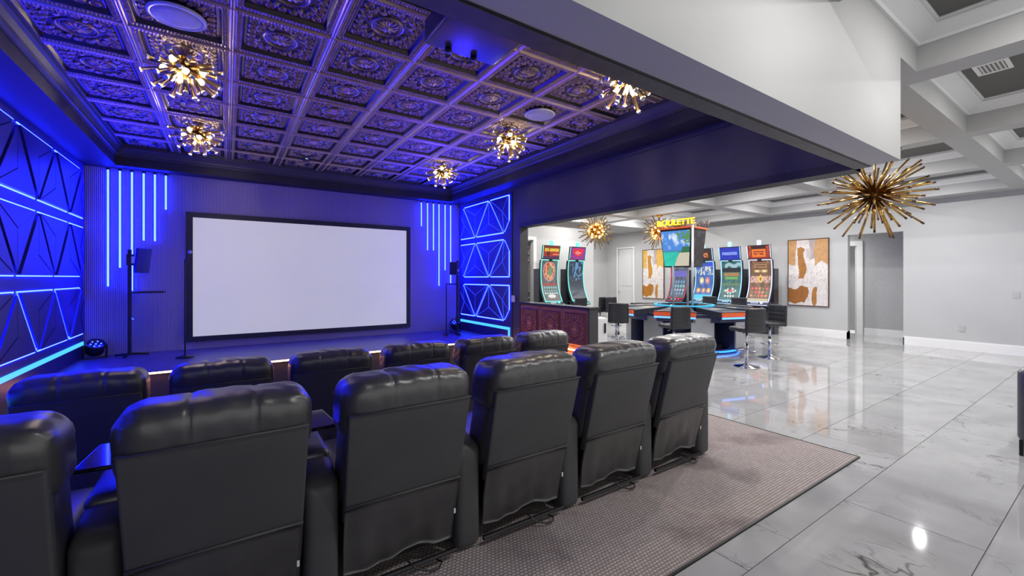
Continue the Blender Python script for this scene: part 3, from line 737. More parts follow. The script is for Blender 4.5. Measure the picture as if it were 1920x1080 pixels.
def painting(y0, y1, z0, z1, label, fn):
    t = thing('wall_painting', label, 'painting', (XW, (y0+y1)/2, z0)); w = y1-y0; h = z1-z0
    printed('canvas', fn, 72, 120, lambda u, v: (-0.030, w/2-u*w, v*h), 'art', t)
    f = MB(); b = 0.018
    f.box(-0.04, 0, -w/2-b, -w/2, -b, h+b).box(-0.04, 0, w/2, w/2+b, -b, h+b).box(-0.04, 0, -w/2, w/2, h, h+b).box(-0.04, 0, -w/2, w/2, -b, 0)
    f.build('frame', 'canvasframe', t); MB().box(-0.028, -0.001, -w/2, w/2, 0, h).build('stretcher', 'white', t)
painting(4.45, 5.36, 0.78, 2.50, 'tall abstract canvas in rust, tan and white beside the hallway opening', paint_abstract)
painting(9.32, 10.20, 0.78, 2.50, 'tall abstract canvas in mustard and white behind the roulette display', paint_mustard)

# ------------------------------------------------------------------ theatre recliners
def build_recliner(lab):
    t = thing('theater_recliner', lab, 'recliner', (0, 0, 0))
    tilt = lambda z: -0.040 - 0.255*(z-0.43)        # rear plane of the leaning back
    rs = random.Random(3)
    def d_back(x, y, z):
        zz = z+0.63; w = 1.0 - 0.03*max(0, (0.86-zz)/0.5)
        return (x*w, y + tilt(zz), zz)
    soft_box(0.592, 0.05, 0.535, 0.012, (4, 1, 8), d_back, (0, 0.025, 0)).build('back_panel', 'leather2', t, smooth=True)
    def d_head(x, y, z):
        zz = z+0.895; top = min(1, max(0, (zz-0.885)/0.03))
        k = sum(math.exp(-((x-sx-0.01*math.sin(z*9))/0.0055)**2) for sx in (-0.105, 0.105))
        ends = math.exp(-((abs(x)-0.285)/0.05)**2)
        rip = ends*0.0045*math.sin(z*85+y*60+x*40) + 0.0022*math.sin(x*60+y*22)*math.sin(z*35+x*9) + 0.0018*math.sin(x*23+0.6+y*12)*top
        nz = (zz-0.85)/0.18
        sc = 1 - 0.038*k*top
        zo = 0.85+(zz-0.85)*sc + rip*max(0, nz) + 0.012*top*math.cos(x*5.0)
        yo = (y*(1-0.045*k*top) - rip*0.6)
        return (x - rip*0.5*(1 if x > 0 else -1)*ends, yo + 0.150 + tilt(zo) + 0.10*max(0, zo-0.93), zo)
    soft_box(0.635, 0.295, 0.285, 0.088, (46, 7, 7), d_head).build('head_cushion', 'leather', t, smooth=True)
    MB().tube([(-0.294, tilt(0.896)-0.003, 0.896), (0.294, tilt(0.896)-0.003, 0.896)], 0.0045, 6).build('seam_welt', 'leather2', t, smooth=True)
    def d_lum(x, y, z):
        k = sum(math.exp(-((x-sx)/0.014)**2) for sx in (-0.1, 0.1)) + math.exp(-((z-0.02)/0.02)**2)
        zz = z+0.66; return (x, y*(1-0.06*k) + tilt(zz) + 0.17 + 0.01*math.cos(x*12), zz)
    soft_box(0.585, 0.23, 0.50, 0.06, (16, 2, 14), d_lum).build('back_cushion', 'leather', t, smooth=True)
    # loose skirt under the back panel
    nx, nz = 30, 14; mb = MB(); vs = []
    for s in (0, 1):
        for j in range(nz+1):
            for i in range(nx+1):
                u, v = i/nx-0.5, j/nz
                wv = 0.007*math.sin(u*17+2.1*v)*v + 0.004*math.sin(u*31-3*v+1)*v + 0.010*math.sin(v*4.2+u*5)*v
                zb = 0.100 + 0.012*math.sin(u*9+0.6)
                vs.append((u*(0.575-0.015*v), -0.050 + 0.085*v - wv + s*0.010, 0.445 + (zb-0.445)*v + (0.012*math.cos(u*5) if j == 0 else 0)))
    n1 = (nx+1)*(nz+1); fs = []
    for s in (0, 1):
        for j in range(nz):
            for i in range(nx):
                q = [s*n1+j*(nx+1)+i, s*n1+j*(nx+1)+i+1, s*n1+(j+1)*(nx+1)+i+1, s*n1+(j+1)*(nx+1)+i]
                fs.append(tuple(q[::-1]) if s == 0 else tuple(q))
    for i in range(nx): fs.append((nz*(nx+1)+i, nz*(nx+1)+i+1, n1+nz*(nx+1)+i+1, n1+nz*(nx+1)+i)); fs.append((i+1, i, n1+i, n1+i+1))
    for j in range(nz):
        a = j*(nx+1); fs.append((a, a+nx+1, n1+a+nx+1, n1+a)); a += nx; fs.append((a+nx+1, a, n1+a, n1+a+nx+1))
    mb.add(vs, fs); sk = mb.build('rear_skirt', 'leather', t, smooth=True)
    MB().tube([(-0.287, -0.052, 0.452), (0.287, -0.052, 0.452)], 0.006, 6).build('welt', 'leather2', sk, smooth=True)
    MB().box(0.266, 0.276, -0.024, -0.020, 0.25, 0.275).build('care_tag', 'trimw', sk)
    soft_box(0.56, 0.60, 0.20, 0.06, (10, 10, 2), lambda x, y, z: (x, y, z+(0.012*math.cos(x*5)*math.cos(y*5) if z > 0 else 0)), (0, 0.48, 0.40)).build('seat_cushion', 'leather', t, smooth=True)
    MB().box(-0.28, 0.28, 0.11, 0.74, 0.05, 0.30).build('base', 'plastic', t)
    soft_box(0.56, 0.09, 0.34, 0.035, (4, 1, 4), None, (0, 0.80, 0.26)).build('footrest', 'leather', t, smooth=True)
    MB().tube([(-0.29, -0.005, 0.045), (0.29, -0.005, 0.045)], 0.013, 6).build('rear_rail', 'metalblk', t)
    MB().tube([(0.02, 0.0, 0.08), (0.06, -0.02, 0.035), (0.12, -0.05, 0.018), (0.17, -0.055, 0.018), (0.20, -0.02, 0.018), (0.17, 0.01, 0.03)], 0.005, 6).build('power_cord', 'plastic', t, smooth=True)
    return t
arm_me = {}
def d_arm(x, y, z):
    zz = z+0.31; f = 1.0
    if y < -0.34: zz -= 0.055*((-0.34-y)/0.1)*max(0, zz/0.6)
    return (x, y+0.435, zz)
_tmp = soft_box(0.150, 0.87, 0.60, 0.045, (2, 6, 6), d_arm); arm_me['arm'] = _tmp.mesh('armrest', M['leather2'], True)
_tmp = soft_box(0.152, 0.60, 0.07, 0.034, (2, 8, 1), lambda x, y, z: (x, y+0.52, z+0.605)); arm_me['pad'] = _tmp.mesh('arm_pad', M['leather'], True)
arm_me['cup'] = MB().lathe([(0.040, 0.60), (0.040, 0.648), (0.052, 0.648), (0.052, 0.642), (0.044, 0.640), (0.044, 0.60)], 20).mesh('cup_holder', M['steel'], True)
trayb = soft_box(0.26, 0.31, 0.018, 0.008, (2, 2, 1), None, (0.0, 0.375, 0.745)); tray_me = trayb.mesh('tray_table', M['gloss'])
traypost = MB().tube([(0, 0.35, 0.60), (0, 0.35, 0.74)], 0.014, 10).mesh('tray_post', M['metalblk'], True)
def add_arm(t, dx, tray):
    a = link('armrest', arm_me['arm'], t, (dx, 0, 0)); link('arm_pad', arm_me['pad'], a); link('cup_holder', arm_me['cup'], a, (0, 0.66, 0))
    if tray:
        tr_ = link('tray_table', tray_me, t, (dx, 0, 0)); tr_.rotation_euler = (0, 0, R(tray)); link('tray_post', traypost, tr_)
PITCH = 0.745; BX = [2.965 - PITCH*k for k in range(6)]
ORD = ['right-end', 'second from the right', 'third from the right', 'fourth from the right', 'fifth from the right', 'left-end']
proto = build_recliner('')
FX = BX
recl = []
for row, (xs_, Y, z, nm) in enumerate(((BX, 2.055, 0.006, 'nearer back row on the carpet'), (FX, 3.83, ZLOW, 'front row facing the stage'))):
    for k, x in enumerate(xs_):
        lab = 'black leather recliner, %s seat of the %s' % (ORD[k], nm)
        if row == 0 and k == 0:
            o = proto; o.location = (x, Y, z); o['label'] = lab; o['group'] = 'theatre recliners'
        else: o = dup(proto, (x, Y, z), 0, lab, 'theatre recliners')
        recl.append((o, k, row))
for (o, k, row) in recl:
    add_arm(o, PITCH/2, 4 if (row == 0 and k == 4) else (-5 if (row == 0 and k == 5) else 0))
    if k == 5: add_arm(o, -PITCH/2, 0)

# ------------------------------------------------------------------ starburst lights
def fib(n, zlo=-1.0, zhi=1.0, jit=0.0, seed=1):
    rs = random.Random(seed); out = []
    for i in range(n):
        z = zlo + (zhi-zlo)*(i+0.5)/n + rs.uniform(-jit, jit); z = max(-1, min(1, z)); a = i*2.399963 + rs.uniform(-jit, jit)*2
        q = math.sqrt(max(0, 1-z*z)); out.append(Vector((q*math.cos(a), q*math.sin(a), z)))
    return out
_rod = MB().tube([(0, 0, 0.03), (0, 0, 0.92)], 0.013, 8); rod_amber = _rod.mesh('rod', M['amber'], True)
tip_clear = MB().tube([(0, 0, 0.92), (0, 0, 1.0)], [0.015, 0.013], 8).mesh('rod_tip', M['clear'], True)
def flush_starburst(x, y, label, seed):
    zc = 3.32
    t = thing('starburst_ceiling_light', label, 'light', (x, y, zc), 0, 'amber glass starburst lights on the tin ceiling')
    MB().lathe([(0.085, ZT-0.03-zc), (0.085, ZT-0.045-zc), (0.03, ZT-0.055-zc), (0.03, 0.02)], 20).build('canopy', 'gold', t, smooth=True)
    MB().sphere((0, 0, 0), 0.04, 10).build('hub', 'gold', t, smooth=True)
    rs = random.Random(seed)
    for i, d in enumerate(fib(30, -0.98, 0.22, 0.05, seed)):
        L = rs.uniform(0.24, 0.33); q = d.to_track_quat('Z', 'Y').to_euler()
        r = link('rod', rod_amber, t, (0, 0, 0), q); r.scale = (1.35, 1.35, L); tp = link('rod_tip', tip_clear, r)
    bl = MB().sphere((0, 0, 0.15), 0.026, 8).mesh('bulb', M['bulb'], True)
    for d in fib(9, -0.75, 0.1, 0.05, seed+9):
        link('bulb', bl, t, (0, 0, 0), d.to_track_quat('Z', 'Y').to_euler())
    ld = bpy.data.lights.new('starburst', 'POINT'); ld.energy = 40; ld.color = (1.0, 0.84, 0.64); ld.shadow_soft_size = 0.03
    lo = bpy.data.objects.new('starburst_lamp', ld); COL.objects.link(lo); lo.parent = t; lo.location = (0, 0, -0.09)
flush_starburst(-0.30, 4.62, 'starburst light over the seats near the left wall, larger looking of the left pair', 11)
flush_starburst(-0.30, 6.64, 'starburst light above the left edge of the stage', 12)
flush_starburst(3.04, 4.62, 'starburst light beside the small round ceiling speaker on the right', 13)
flush_starburst(3.04, 6.64, 'starburst light above the right part of the stage', 14)
flush_starburst(3.04, 2.62, 'starburst light mostly hidden behind the header trim', 15)
rod_gold = MB().tube([(0, 0, 0.0), (0, 0, 1.0)], [0.011, 0.011], 8).mesh('rod', M['gold'], True)
rod_tipd = MB().tube([(0, 0, 0.955), (0, 0, 1.004)], 0.0125, 8).mesh('rod_tip', M['canvasframe'], True)
def pendant(x, y, zc, Rr, ztop, label, lit, n, seed):
    t = thing('starburst_pendant', label, 'light', (x, y, zc), 0, 'brass starburst pendants in the game room')
    MB().sphere((0, 0, 0), 0.055 if not lit else 0.09, 12).build('hub', 'gold', t, smooth=True)
    MB().tube([(0, 0, 0.03), (0, 0, ztop-zc-0.02)], 0.012, 8).build('stem', 'gold', t, smooth=True)
    MB().lathe([(0.012, -0.07), (0.03, -0.045), (0.085, -0.02), (0.09, 0.0)], 20, (0, 0, ztop-zc)).build('canopy', 'gold', t, smooth=True)
    rs = random.Random(seed)
    for d in fib(n, -1, 0.93, 0.04, seed):
        L = Rr*rs.uniform(0.70, 1.0); r = link('rod', rod_gold, t, (0, 0, 0), d.to_track_quat('Z', 'Y').to_euler())
        k = 1.0 if not lit else 1.0; r.scale = (k, k, L); link('rod_tip', rod_tipd, r)
    if lit:
        bl = MB().sphere((0, 0, 0.20), 0.030, 8).mesh('bulb', M['bulbw'], True)
        for d in fib(22, -0.95, 0.9, 0.05, seed+4): link('bulb', bl, t, (0, 0, 0), d.to_track_quat('Z', 'Y').to_euler())
pendant(6.59, 1.84, 2.52, 0.62, ZP+0.01, 'big unlit brass starburst pendant hanging beside the header corner', False, 84, 21)
pendant(8.30, 8.27, 2.77, 0.53, ZP+0.01, 'glowing brass starburst pendant above the two left slot machines', True, 70, 22)
pendant(9.75, 7.33, 2.74, 0.53, ZB, 'glowing brass starburst pendant half behind the roulette sign', True, 70, 23)

# ------------------------------------------------------------------ ceiling speakers, projector, smoke box
for (x, y, d) in ((-0.30, 3.94, 'large round white ceiling speaker at the top edge by the left lights'), (3.04, 3.94, 'round ceiling speaker next to the right-hand starburst light')):
    t = thing('ceiling_speaker', d, 'speaker', (x, y, ZT))
    MB().lathe([(0.17, 0.0), (0.18, -0.012), (0.17, -0.022), (0.155, -0.024), (0.155, -0.018)], 32).build('ring', 'trimw', t, smooth=True)
    MB().lathe([(0.001, -0.028), (0.10, -0.026), (0.157, -0.020), (0.157, -0.01), (0.001, -0.01)], 32).build('grille', 'grille', t, smooth=True)
pj = thing('projector', 'dark ceiling-mounted projector tucked against the tin tiles near the header', 'projector', (1.40, 2.45, 3.10))
soft_box(0.56, 0.56, 0.17, 0.02, (2, 2, 2), None, (0, 0.02, 0.085)).build('body', mat('projector_case', (0.05, 0.05, 0.06), 0.3), pj, smooth=True)
MB().tube([(0.0, 0, 0.17), (0, 0, ZT-3.10-0.02)], 0.03, 12).build('mount', 'metalblk', pj)
MB().lathe([(0.06, 0), (0.06, 0.03), (0.05, 0.035), (0.048, 0.01), (0.001, 0.005)], 20).build('lens', 'lens', pj, (-0.1, 0.29, 0.09), (R(-90), 0, 0), smooth=True)
for sx in (-0.12, 0.08): MB().lathe([(0.022, 0.0), (0.026, -0.02), (0.024, -0.028), (0.001, -0.03)], 12).build('foot', 'plastic', pj, (sx, 0.25, 0.0), smooth=True)
MB().box(-0.27, 0.27, 0.295, 0.301, 0.01, 0.016).build('trim_line', 'chrome', pj)
sd = thing('smoke_detector', 'small dark sensor box on the tin ceiling over the stage', 'detector', (1.05, 7.45, ZT-0.02))
MB().lathe([(0.07, 0.0), (0.07, -0.02), (0.055, -0.035), (0.001, -0.04)], 20).build('housing', 'plastic', sd, smooth=True); MB().box(-0.02, 0.02, -0.072, -0.068, -0.02, -0.012).build('indicator', 'letterw', sd)

# ------------------------------------------------------------------ stage gear
s1 = thing('equipment_stand', 'black pole stand with tilted monitor and shelf left of the screen', 'stand', (-1.17, 8.22, STG))
MB().box(-0.02, 0.02, -0.02, 0.02, 0.04, 1.56).build('pole', 'metalblk', s1)
for a in (20, 140, 260):
    MB().tube([(0, 0, 0.05), (0.22*math.cos(R(a)), 0.16*math.sin(R(a)), 0.025)], 0.016, 8).build('leg', 'metalblk', s1)
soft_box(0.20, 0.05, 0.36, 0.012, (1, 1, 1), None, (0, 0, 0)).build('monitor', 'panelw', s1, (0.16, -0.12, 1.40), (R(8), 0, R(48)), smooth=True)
MB().box(-0.03, 0.05, -0.06, 0.03, 1.33, 1.49).build('bracket', 'metalblk', s1); MB().box(0.03, 0.10, -0.09, -0.03, 1.36, 1.46).build('clamp', 'steel', s1)
MB().box(0.03, 0.40, -0.22, 0.08, 0.93, 0.955).build('shelf', 'metalblk', s1, bevel=0.004)
MB().box(0.025, 0.05, -0.03, 0.0, 0.54, 0.57).build('knob', 'chrome', s1)
s2 = thing('equipment_stand', 'black pole stand with crossbar right of the screen', 'stand', (3.90, 7.80, STG))
MB().box(-0.018, 0.018, -0.018, 0.018, 0.05, 1.50).build('pole', 'metalblk', s2)
MB().tube([(-0.27, -0.05, 1.02), (0.02, 0, 1.02)], 0.014, 8).build('crossbar', 'metalblk', s2)
MB().tube([(-0.27, -0.05, 0.03), (-0.27, -0.05, 1.02)], 0.011, 8).build('side_pole', 'metalblk', s2)
MB().tube([(-0.30, -0.16, 0.022), (-0.26, 0.12, 0.022)], 0.016, 8).build('foot', 'metalblk', s2); MB().tube([(-0.05, -0.22, 0.022), (0.03, 0.22, 0.022)], 0.018, 8).build('foot', 'metalblk', s2)
MB().tube([(-0.27, -0.05, 0.045), (0, 0, 0.05)], 0.012, 8).build('base_bar', 'metalblk', s2)
soft_box(0.15, 0.06, 0.26, 0.012, (1, 1, 1)).build('monitor', 'plastic', s2, (-0.09, -0.02, 1.34), (0, 0, R(-40)), smooth=True); MB().box(-0.05, 0.02, -0.05, 0.01, 1.28, 1.32).build('clamp', 'steel', s2)
ms = thing('microphone_stand', 'slim microphone stand beside the screen frame', 'stand', (-0.50, 7.72, STG))
MB().tube([(0, 0, 0.02), (0, 0, 1.40)], 0.010, 8).build('pole', 'metalblk', ms)
MB().lathe([(0.11, 0.0), (0.11, 0.012), (0.03, 0.025), (0.012, 0.04)], 20).build('base', 'metalblk', ms, smooth=True)
mc = MB().tube([(0, 0, 1.38), (0.02, 0, 1.44), (0.05, -0.01, 1.50)], [0.010, 0.013, 0.016], 10).build('microphone', 'metalblk', ms, smooth=True)
MB().sphere((0.06, -0.012, 1.525), 0.026, 10).build('microphone_head', 'steel', mc, smooth=True)
def par(x, y, label, target, power):
    t = thing('stage_par_light', label, 'light', (x, y, STG)); d = Vector(target)-Vector((x, y, STG+0.16)); az = math.atan2(d.x, d.y)
    t.rotation_euler = (0, 0, -az)
    b = MB().lathe([(0.085, -0.10), (0.10, -0.08), (0.105, 0.06), (0.10, 0.075), (0.09, 0.06), (0.001, 0.055)], 24).build('housing', 'plastic', t, (0, 0, 0.16), (R(-35), 0, 0), smooth=True)
    le = MB().sphere((0, 0, 0), 0.010, 6).mesh('led', M['led2'], True)
    for k in range(7):
        a = k*PI/3; q = 0 if k == 6 else 0.055
        link('led', le, b, (q*math.cos(a), q*math.sin(a), 0.06))
    MB().box(-0.125, -0.115, -0.03, 0.03, 0.01, 0.20).box(0.115, 0.125, -0.03, 0.03, 0.01, 0.20).box(-0.125, 0.125, -0.06, 0.06, 0.0, 0.012).build('yoke', 'metalblk', t)
    ld = bpy.data.lights.new('par', 'SPOT'); ld.energy = power; ld.color = (0.03, 0.02, 1.0); ld.spot_size = R(84); ld.spot_blend = 0.8; ld.shadow_soft_size = 0.06
    lo = bpy.data.objects.new('par_lamp', ld); COL.objects.link(lo)
    lo.location = Vector((x, y, STG+0.16)) + d.normalized()*0.16; lo.rotation_euler = d.to_track_quat('-Z', 'Y').to_euler()
    lo.parent = t; lo.matrix_parent_inverse = (Matrix.Translation(t.location) @ Matrix.Rotation(-az, 4, 'Z')).inverted()
par(-1.56, 8.36, 'round black LED stage light on the deck in the left corner', (-0.35, 5.6, 3.4), 330)
par(4.08, 8.25, 'small black LED stage light on the deck behind the right stand', (2.2, 5.0, 3.4), 420)

# ------------------------------------------------------------------ slot machines
def art(kind):
    def f(U, V):
        x, y = U, 1-V; n = vnoise(U, V, 9, 3); n2 = vnoise(U, V, 22, 5); im = np.zeros(U.shape+(3,))
        def grid(cx, cy, x0, x1, y0, y1, cols, r=0.36):
            gx = (x-x0)/(x1-x0)*cx; gy = (y-y0)/(y1-y0)*cy; ins = (gx > 0) & (gx < cx) & (gy > 0) & (gy < cy)
            d = np.hypot(gx-np.floor(gx)-0.5, gy-np.floor(gy)-0.5); idx = (np.floor(gx)*3+np.floor(gy)*5).astype(int)
            for k, c in enumerate(cols): im[ins & (d < r) & (idx % len(cols) == k)] = c
            im[ins & (d < r*0.45)] = np.minimum(1, im[ins & (d < r*0.45)]*1.9+0.06)
        if kind == 'buffalo':
            im[:] = (0.13, 0.12, 0.13); im *= (0.6+0.8*n)[..., None]
            d = np.hypot((x-0.5)/0.40, (y-0.30)/0.21); lay(im, d < 1, (0.55, 0.36, 0.30)); lay(im, d < 0.86, (0.50, 0.045, 0.035)); lay(im, (d < 0.82) & (n2 > 0.52), (0.75, 0.42, 0.22)); lay(im, (d < 0.5) & (n > 0.5), (0.16, 0.30, 0.16))
            lay(im, (y > 0.55) & (y < 0.60), (0.42, 0.05, 0.03)); grid(6, 3, 0.05, 0.95, 0.61, 0.83, [(0.18, 0.34, 0.33), (0.30, 0.42, 0.42), (0.12, 0.24, 0.24)], 0.44)
            lay(im, np.hypot((x-0.5)/0.26, (y-0.87)/0.05) < 1, (0.72, 0.72, 0.70)); lay(im, (y > 0.93), (0.16, 0.13, 0.12))
        elif kind == 'dim':
            im[:] = (0.032, 0.048, 0.072); d = np.abs(np.hypot((x-0.75)/0.5, (y-0.22)/0.3)-0.6); lay(im, (d < 0.06) & (y < 0.5), (0.10, 0.24, 0.42)); lay(im, (np.abs(x-0.45-0.1*np.sin(9*y)) < 0.05) & (y < 0.42), (0.10, 0.30, 0.62)); lay(im, (n2 > 0.8) & (y < 0.5), (0.2, 0.4, 0.7))
        elif kind == 'blue':
            im[:] = (0.05, 0.14, 0.46); im *= (0.5+n)[..., None]; lay(im, (y < 0.22) & (n > 0.5), (0.05, 0.07, 0.85)); lay(im, (y > 0.20) & (y < 0.38) & (n2 > 0.55), (0.68, 0.70, 0.60))
            grid(2, 1, 0.16, 0.84, 0.40, 0.60, [(0.72, 0.55, 0.30), (0.60, 0.24, 0.22)], 0.40); grid(3, 1, 0.05, 0.95, 0.66, 0.84, [(0.80, 0.36, 0.10), (0.55, 0.30, 0.2)], 0.40); lay(im, y > 0.88, (0.06, 0.62, 0.85))
        elif kind == 'green':
            im[:] = (0.035, 0.15, 0.145); im *= (0.6+0.8*n)[..., None]
            lay(im, (np.abs(y-0.18-0.03*np.sin(12*x)) < 0.05) & (x > 0.15), (0.35, 0.55, 0.60)); lay(im, (y > 0.24) & (y < 0.32), (0.012, 0.016, 0.02)); lay(im, (y > 0.34) & (y < 0.40) & (x > 0.1) & (x < 0.9), (0.42, 0.22, 0.07)); lay(im, (y > 0.41) & (y < 0.47) & (x > 0.15) & (x < 0.85), (0.16, 0.42, 0.10))
            lay(im, (y > 0.56) & (y < 0.61), (0.10, 0.22, 0.10)); d = np.abs(x-0.5)/0.36+np.abs(y-0.74)/0.12
            lay(im, (d < 1) & (n2 > 0.45), (0.70, 0.72, 0.68)); lay(im, d < 0.38, (0.66, 0.05, 0.06)); grid(4, 1, 0.22, 0.80, 0.86, 0.92, [(0.7, 0.72, 0.7)], 0.4)
        elif kind == 'red':
            im[:] = (0.20, 0.10, 0.05); im *= (0.5+n)[..., None]
            for (a, b, w) in ((0.06, 0.14, 0.36), (0.18, 0.24, 0.30)): 
                q = (y > a) & (y < b) & (np.abs(x-0.5) < w); lay(im, q, (0.62, 0.42, 0.18)); lay(im, (y > a+0.015) & (y < b-0.015) & (np.abs(x-0.5) < w-0.02), (0.16, 0.02, 0.025))
            grid(2, 1, 0.16, 0.86, 0.27, 0.34, [(0.62, 0.42, 0.2)], 0.46); lay(im, (y > 0.40) & (y < 0.54) & (n2 > 0.35), (0.70, 0.40, 0.34)); d = np.abs(x-0.5)/0.14+np.abs(y-0.46)/0.09; lay(im, d < 1, (0.85, 0.60, 0.10)); lay(im, d < 0.45, (0.32, 0.05, 0.02))
            grid(5, 3, 0.06, 0.94, 0.62, 0.90, [(0.50, 0.06, 0.04), (0.13, 0.13, 0.05), (0.45, 0.20, 0.08), (0.62, 0.10, 0.06)], 0.43); lay(im, y > 0.93, (0.60, 0.50, 0.32))
        elif kind == 'silver':
            im[:] = (0.09, 0.11, 0.16); im *= (0.5+n)[..., None]; lay(im, (y > 0.28) & (y < 0.42), (0.16, 0.14, 0.55)); grid(5, 4, 0.05, 0.95, 0.48, 0.92, [(0.10, 0.22, 0.36), (0.26, 0.33, 0.42), (0.16, 0.36, 0.40)], 0.43); lay(im, (y > 0.06) & (y < 0.22) & (n2 > 0.5), (0.32, 0.42, 0.50))
        elif kind == 't_buffalo':
            im[:] = (0.25, 0.03, 0.015); im[..., 0] += 0.35*n*(y > 0.3); lay(im, (y > 0.16) & (y < 0.42) & (np.abs(x-0.5) < 0.44) & (n > 0.3), (0.78, 0.52, 0.05)); lay(im, (np.hypot((x-0.27)/0.13, (y-0.60)/0.14) < 1) & (n2 > 0.3), (0.05, 0.015, 0.01)); lay(im, (y > 0.78), (0.10, 0.03, 0.08)); lay(im, (x > 0.58) & (y > 0.58) & (y < 0.70), (0.80, 0.20, 0.12))
        elif kind == 't_heart':
            im[:] = (0.30, 0.04, 0.26); im *= (0.6+0.9*n2)[..., None]; X2 = (x-0.5)*2.4; Y2 = (0.5-y)*2.3; lay(im, (X2**2+Y2**2-0.5)**3-X2**2*Y2**3*1.6 < 0, (0.80, 0.03, 0.05)); lay(im, (np.hypot((x-0.5)/0.2, (y-0.45)/0.16) < 1) & (n2 > 0.5), (0.85, 0.35, 0.35))
        elif kind == 't_blue':
            im[:] = (0.012, 0.03, 0.52); im *= (0.6+0.7*n)[..., None]; lay(im, (np.abs(y-0.5) < 0.12) & (np.abs(x-0.5) < 0.40) & (n2 > 0.25), (0.22, 0.32, 0.85)); 
        elif kind == 't_red':
            im[:] = (0.05, 0.008, 0.006); lay(im, (np.abs(x-0.5) > 0.36) & (n2 > 0.3), (0.55, 0.07, 0.02)); d = np.maximum(np.abs(x-0.5)/0.33, np.abs(y-0.56)/0.30); lay(im, d < 1, (0.90, 0.22, 0.03)); q = (d < 0.75) & ((np.abs(y-0.46) < 0.06) | (np.abs(y-0.66) < 0.06)) & (n2 > 0.35); lay(im, q, (0.25, 0.015, 0.01)); lay(im, (y > 0.88), (0.35, 0.03, 0.01))
        elif kind == 't_dark':
            im[:] = (0.035, 0.012, 0.01); lay(im, (np.abs(y-0.55) < 0.2) & (np.abs(x-0.5) < 0.3) & (n2 > 0.4), (0.75, 0.22, 0.06))
        return im
    return f
def slot(x, y, rz, label, main, top, edge, candle, body='slot', title=None):
    """slot machine facing local -y; origin on the floor below the front edge of its deck"""
    t = thing('slot_machine', label, 'slot machine', (x, y, 0), rz, 'slot machines in the game room')
    w = 0.62; hw = w/2
    prof = [(-0.02, 0.86), (0.06, 1.02), (0.13, 1.20), (0.17, 1.42), (0.18, 1.66), (0.16, 1.90), (0.14, 1.99)]   # concave screen face
    def face(v):
        s = v*(len(prof)-1); i = min(int(s), len(prof)-2); f = s-i
        p0, p1, p2, p3 = [prof[max(0, min(len(prof)-1, i+k))] for k in (-1, 0, 1, 2)]
        c = lambda a, b, cc, d: 0.5*((2*b)+(-a+cc)*f+(2*a-5*b+4*cc-d)*f*f+(-a+3*b-3*cc+d)*f**3)
        return c(p0[0], p1[0], p2[0], p3[0]), c(p0[1], p1[1], p2[1], p3[1])
    N = 18; pts = [face(i/N) for i in range(N+1)]
    # screen shell: follows the curve, thin slab behind the glass
    sh = MB()
    for i in range(N):
        (y0, z0), (y1, z1) = pts[i], pts[i+1]
        sh.add([(-hw, y0, z0), (hw, y0, z0), (hw, y1, z1), (-hw, y1, z1), (-hw, y0+0.07, z0), (hw, y0+0.07, z0), (hw, y1+0.07, z1), (-hw, y1+0.07, z1)], [(0,1,2,3), (7,6,5,4), (0,3,7,4), (1,5,6,2)] + ([(0,4,5,1)] if i == 0 else []) + ([(3,2,6,7)] if i == N-1 else []))
    sh.build('screen_shell', body, t)
    iw = hw-0.045
    printed('main_screen', art(main), 44, 72, lambda u, v: (-iw+2*iw*u, face(0.03+0.94*v)[0]-0.004, face(0.03+0.94*v)[1]), 'scr', t)
    loop = [(-hw+0.02, p[0]-0.008, p[1]) for p in pts] + [(hw-0.02, p[0]-0.008, p[1]) for p in pts[::-1]]
    MB().tube(loop + [loop[0]], 0.013, 6, cap=False).build('light_edge', edge, t, smooth=True)
    # topper
    tt = MB().prism([(-hw+0.01, 0.105, 2.005), (-hw+0.01, 0.045, 2.38), (-hw+0.01, 0.10, 2.39), (-hw+0.01, 0.16, 2.01)], (w-0.02, 0, 0)).build('top_screen_case', 'plastic', t)
    printed('top_screen', art(top), 40, 24, lambda u, v: (-hw+0.035+(w-0.07)*u, 0.0995-0.060*(0.05+0.90*v)-0.001, 2.005+0.375*(0.05+0.90*v)), 'scr', tt)
    MB().tube([(-hw+0.012, 0.095, 2.035), (-hw+0.012, 0.042, 2.375)], 0.009, 6).build('light_edge', edge, tt); MB().tube([(hw-0.012, 0.095, 2.035), (hw-0.012, 0.042, 2.375)], 0.009, 6).build('light_edge', edge, tt)
    if title:
        text_mesh('top_lettering', title, 0.105, 'letter', tt, basis((1, 0, 0), (0, -0.155, 0.988), (0, -0.988, -0.155), (0, 0.058, 2.275)), 0.002)
    cn = MB().lathe([(0.05, 2.385), (0.055, 2.395), (0.055, 2.44), (0.048, 2.445), (0.048, 2.455), (0.055, 2.46), (0.055, 2.51), (0.03, 2.52)], 16, (0, 0.09, 0)).build('beacon', candle, t, smooth=True)
    MB().box(-0.05, 0.05, 0.10, 0.16, 1.95, 2.06).build('neck', 'plastic', t)
    # cabinet behind and below
    MB().box(-hw-0.02, hw+0.02, 0.22, 0.46, 0.0, 1.75).build('cabinet', 'slot', t, bevel=0.012)
    MB().box(-hw, hw, 0.07, 0.24, 0.0, 0.84).build('base', 'slot', t, bevel=0.008)
    dk = MB().prism([(-hw, -0.12, 0.74), (-hw, -0.13, 0.79), (-hw, 0.0, 0.855), (-hw, 0.16, 0.855), (-hw, 0.16, 0.70)], (w, 0, 0)).build('button_deck', body, t)
    MB().tube([(-hw, -0.128, 0.775), (hw, -0.128, 0.775)], 0.008, 6).build('light_edge', edge, dk)
    bt = MB().lathe([(0.016, 0), (0.016, 0.01), (0.001, 0.013)], 10).mesh('button', M['letterw'], True)
    for k in range(4): link('button', bt, dk, (-0.12+0.05*k, -0.07, 0.822), (R(27), 0, 0))
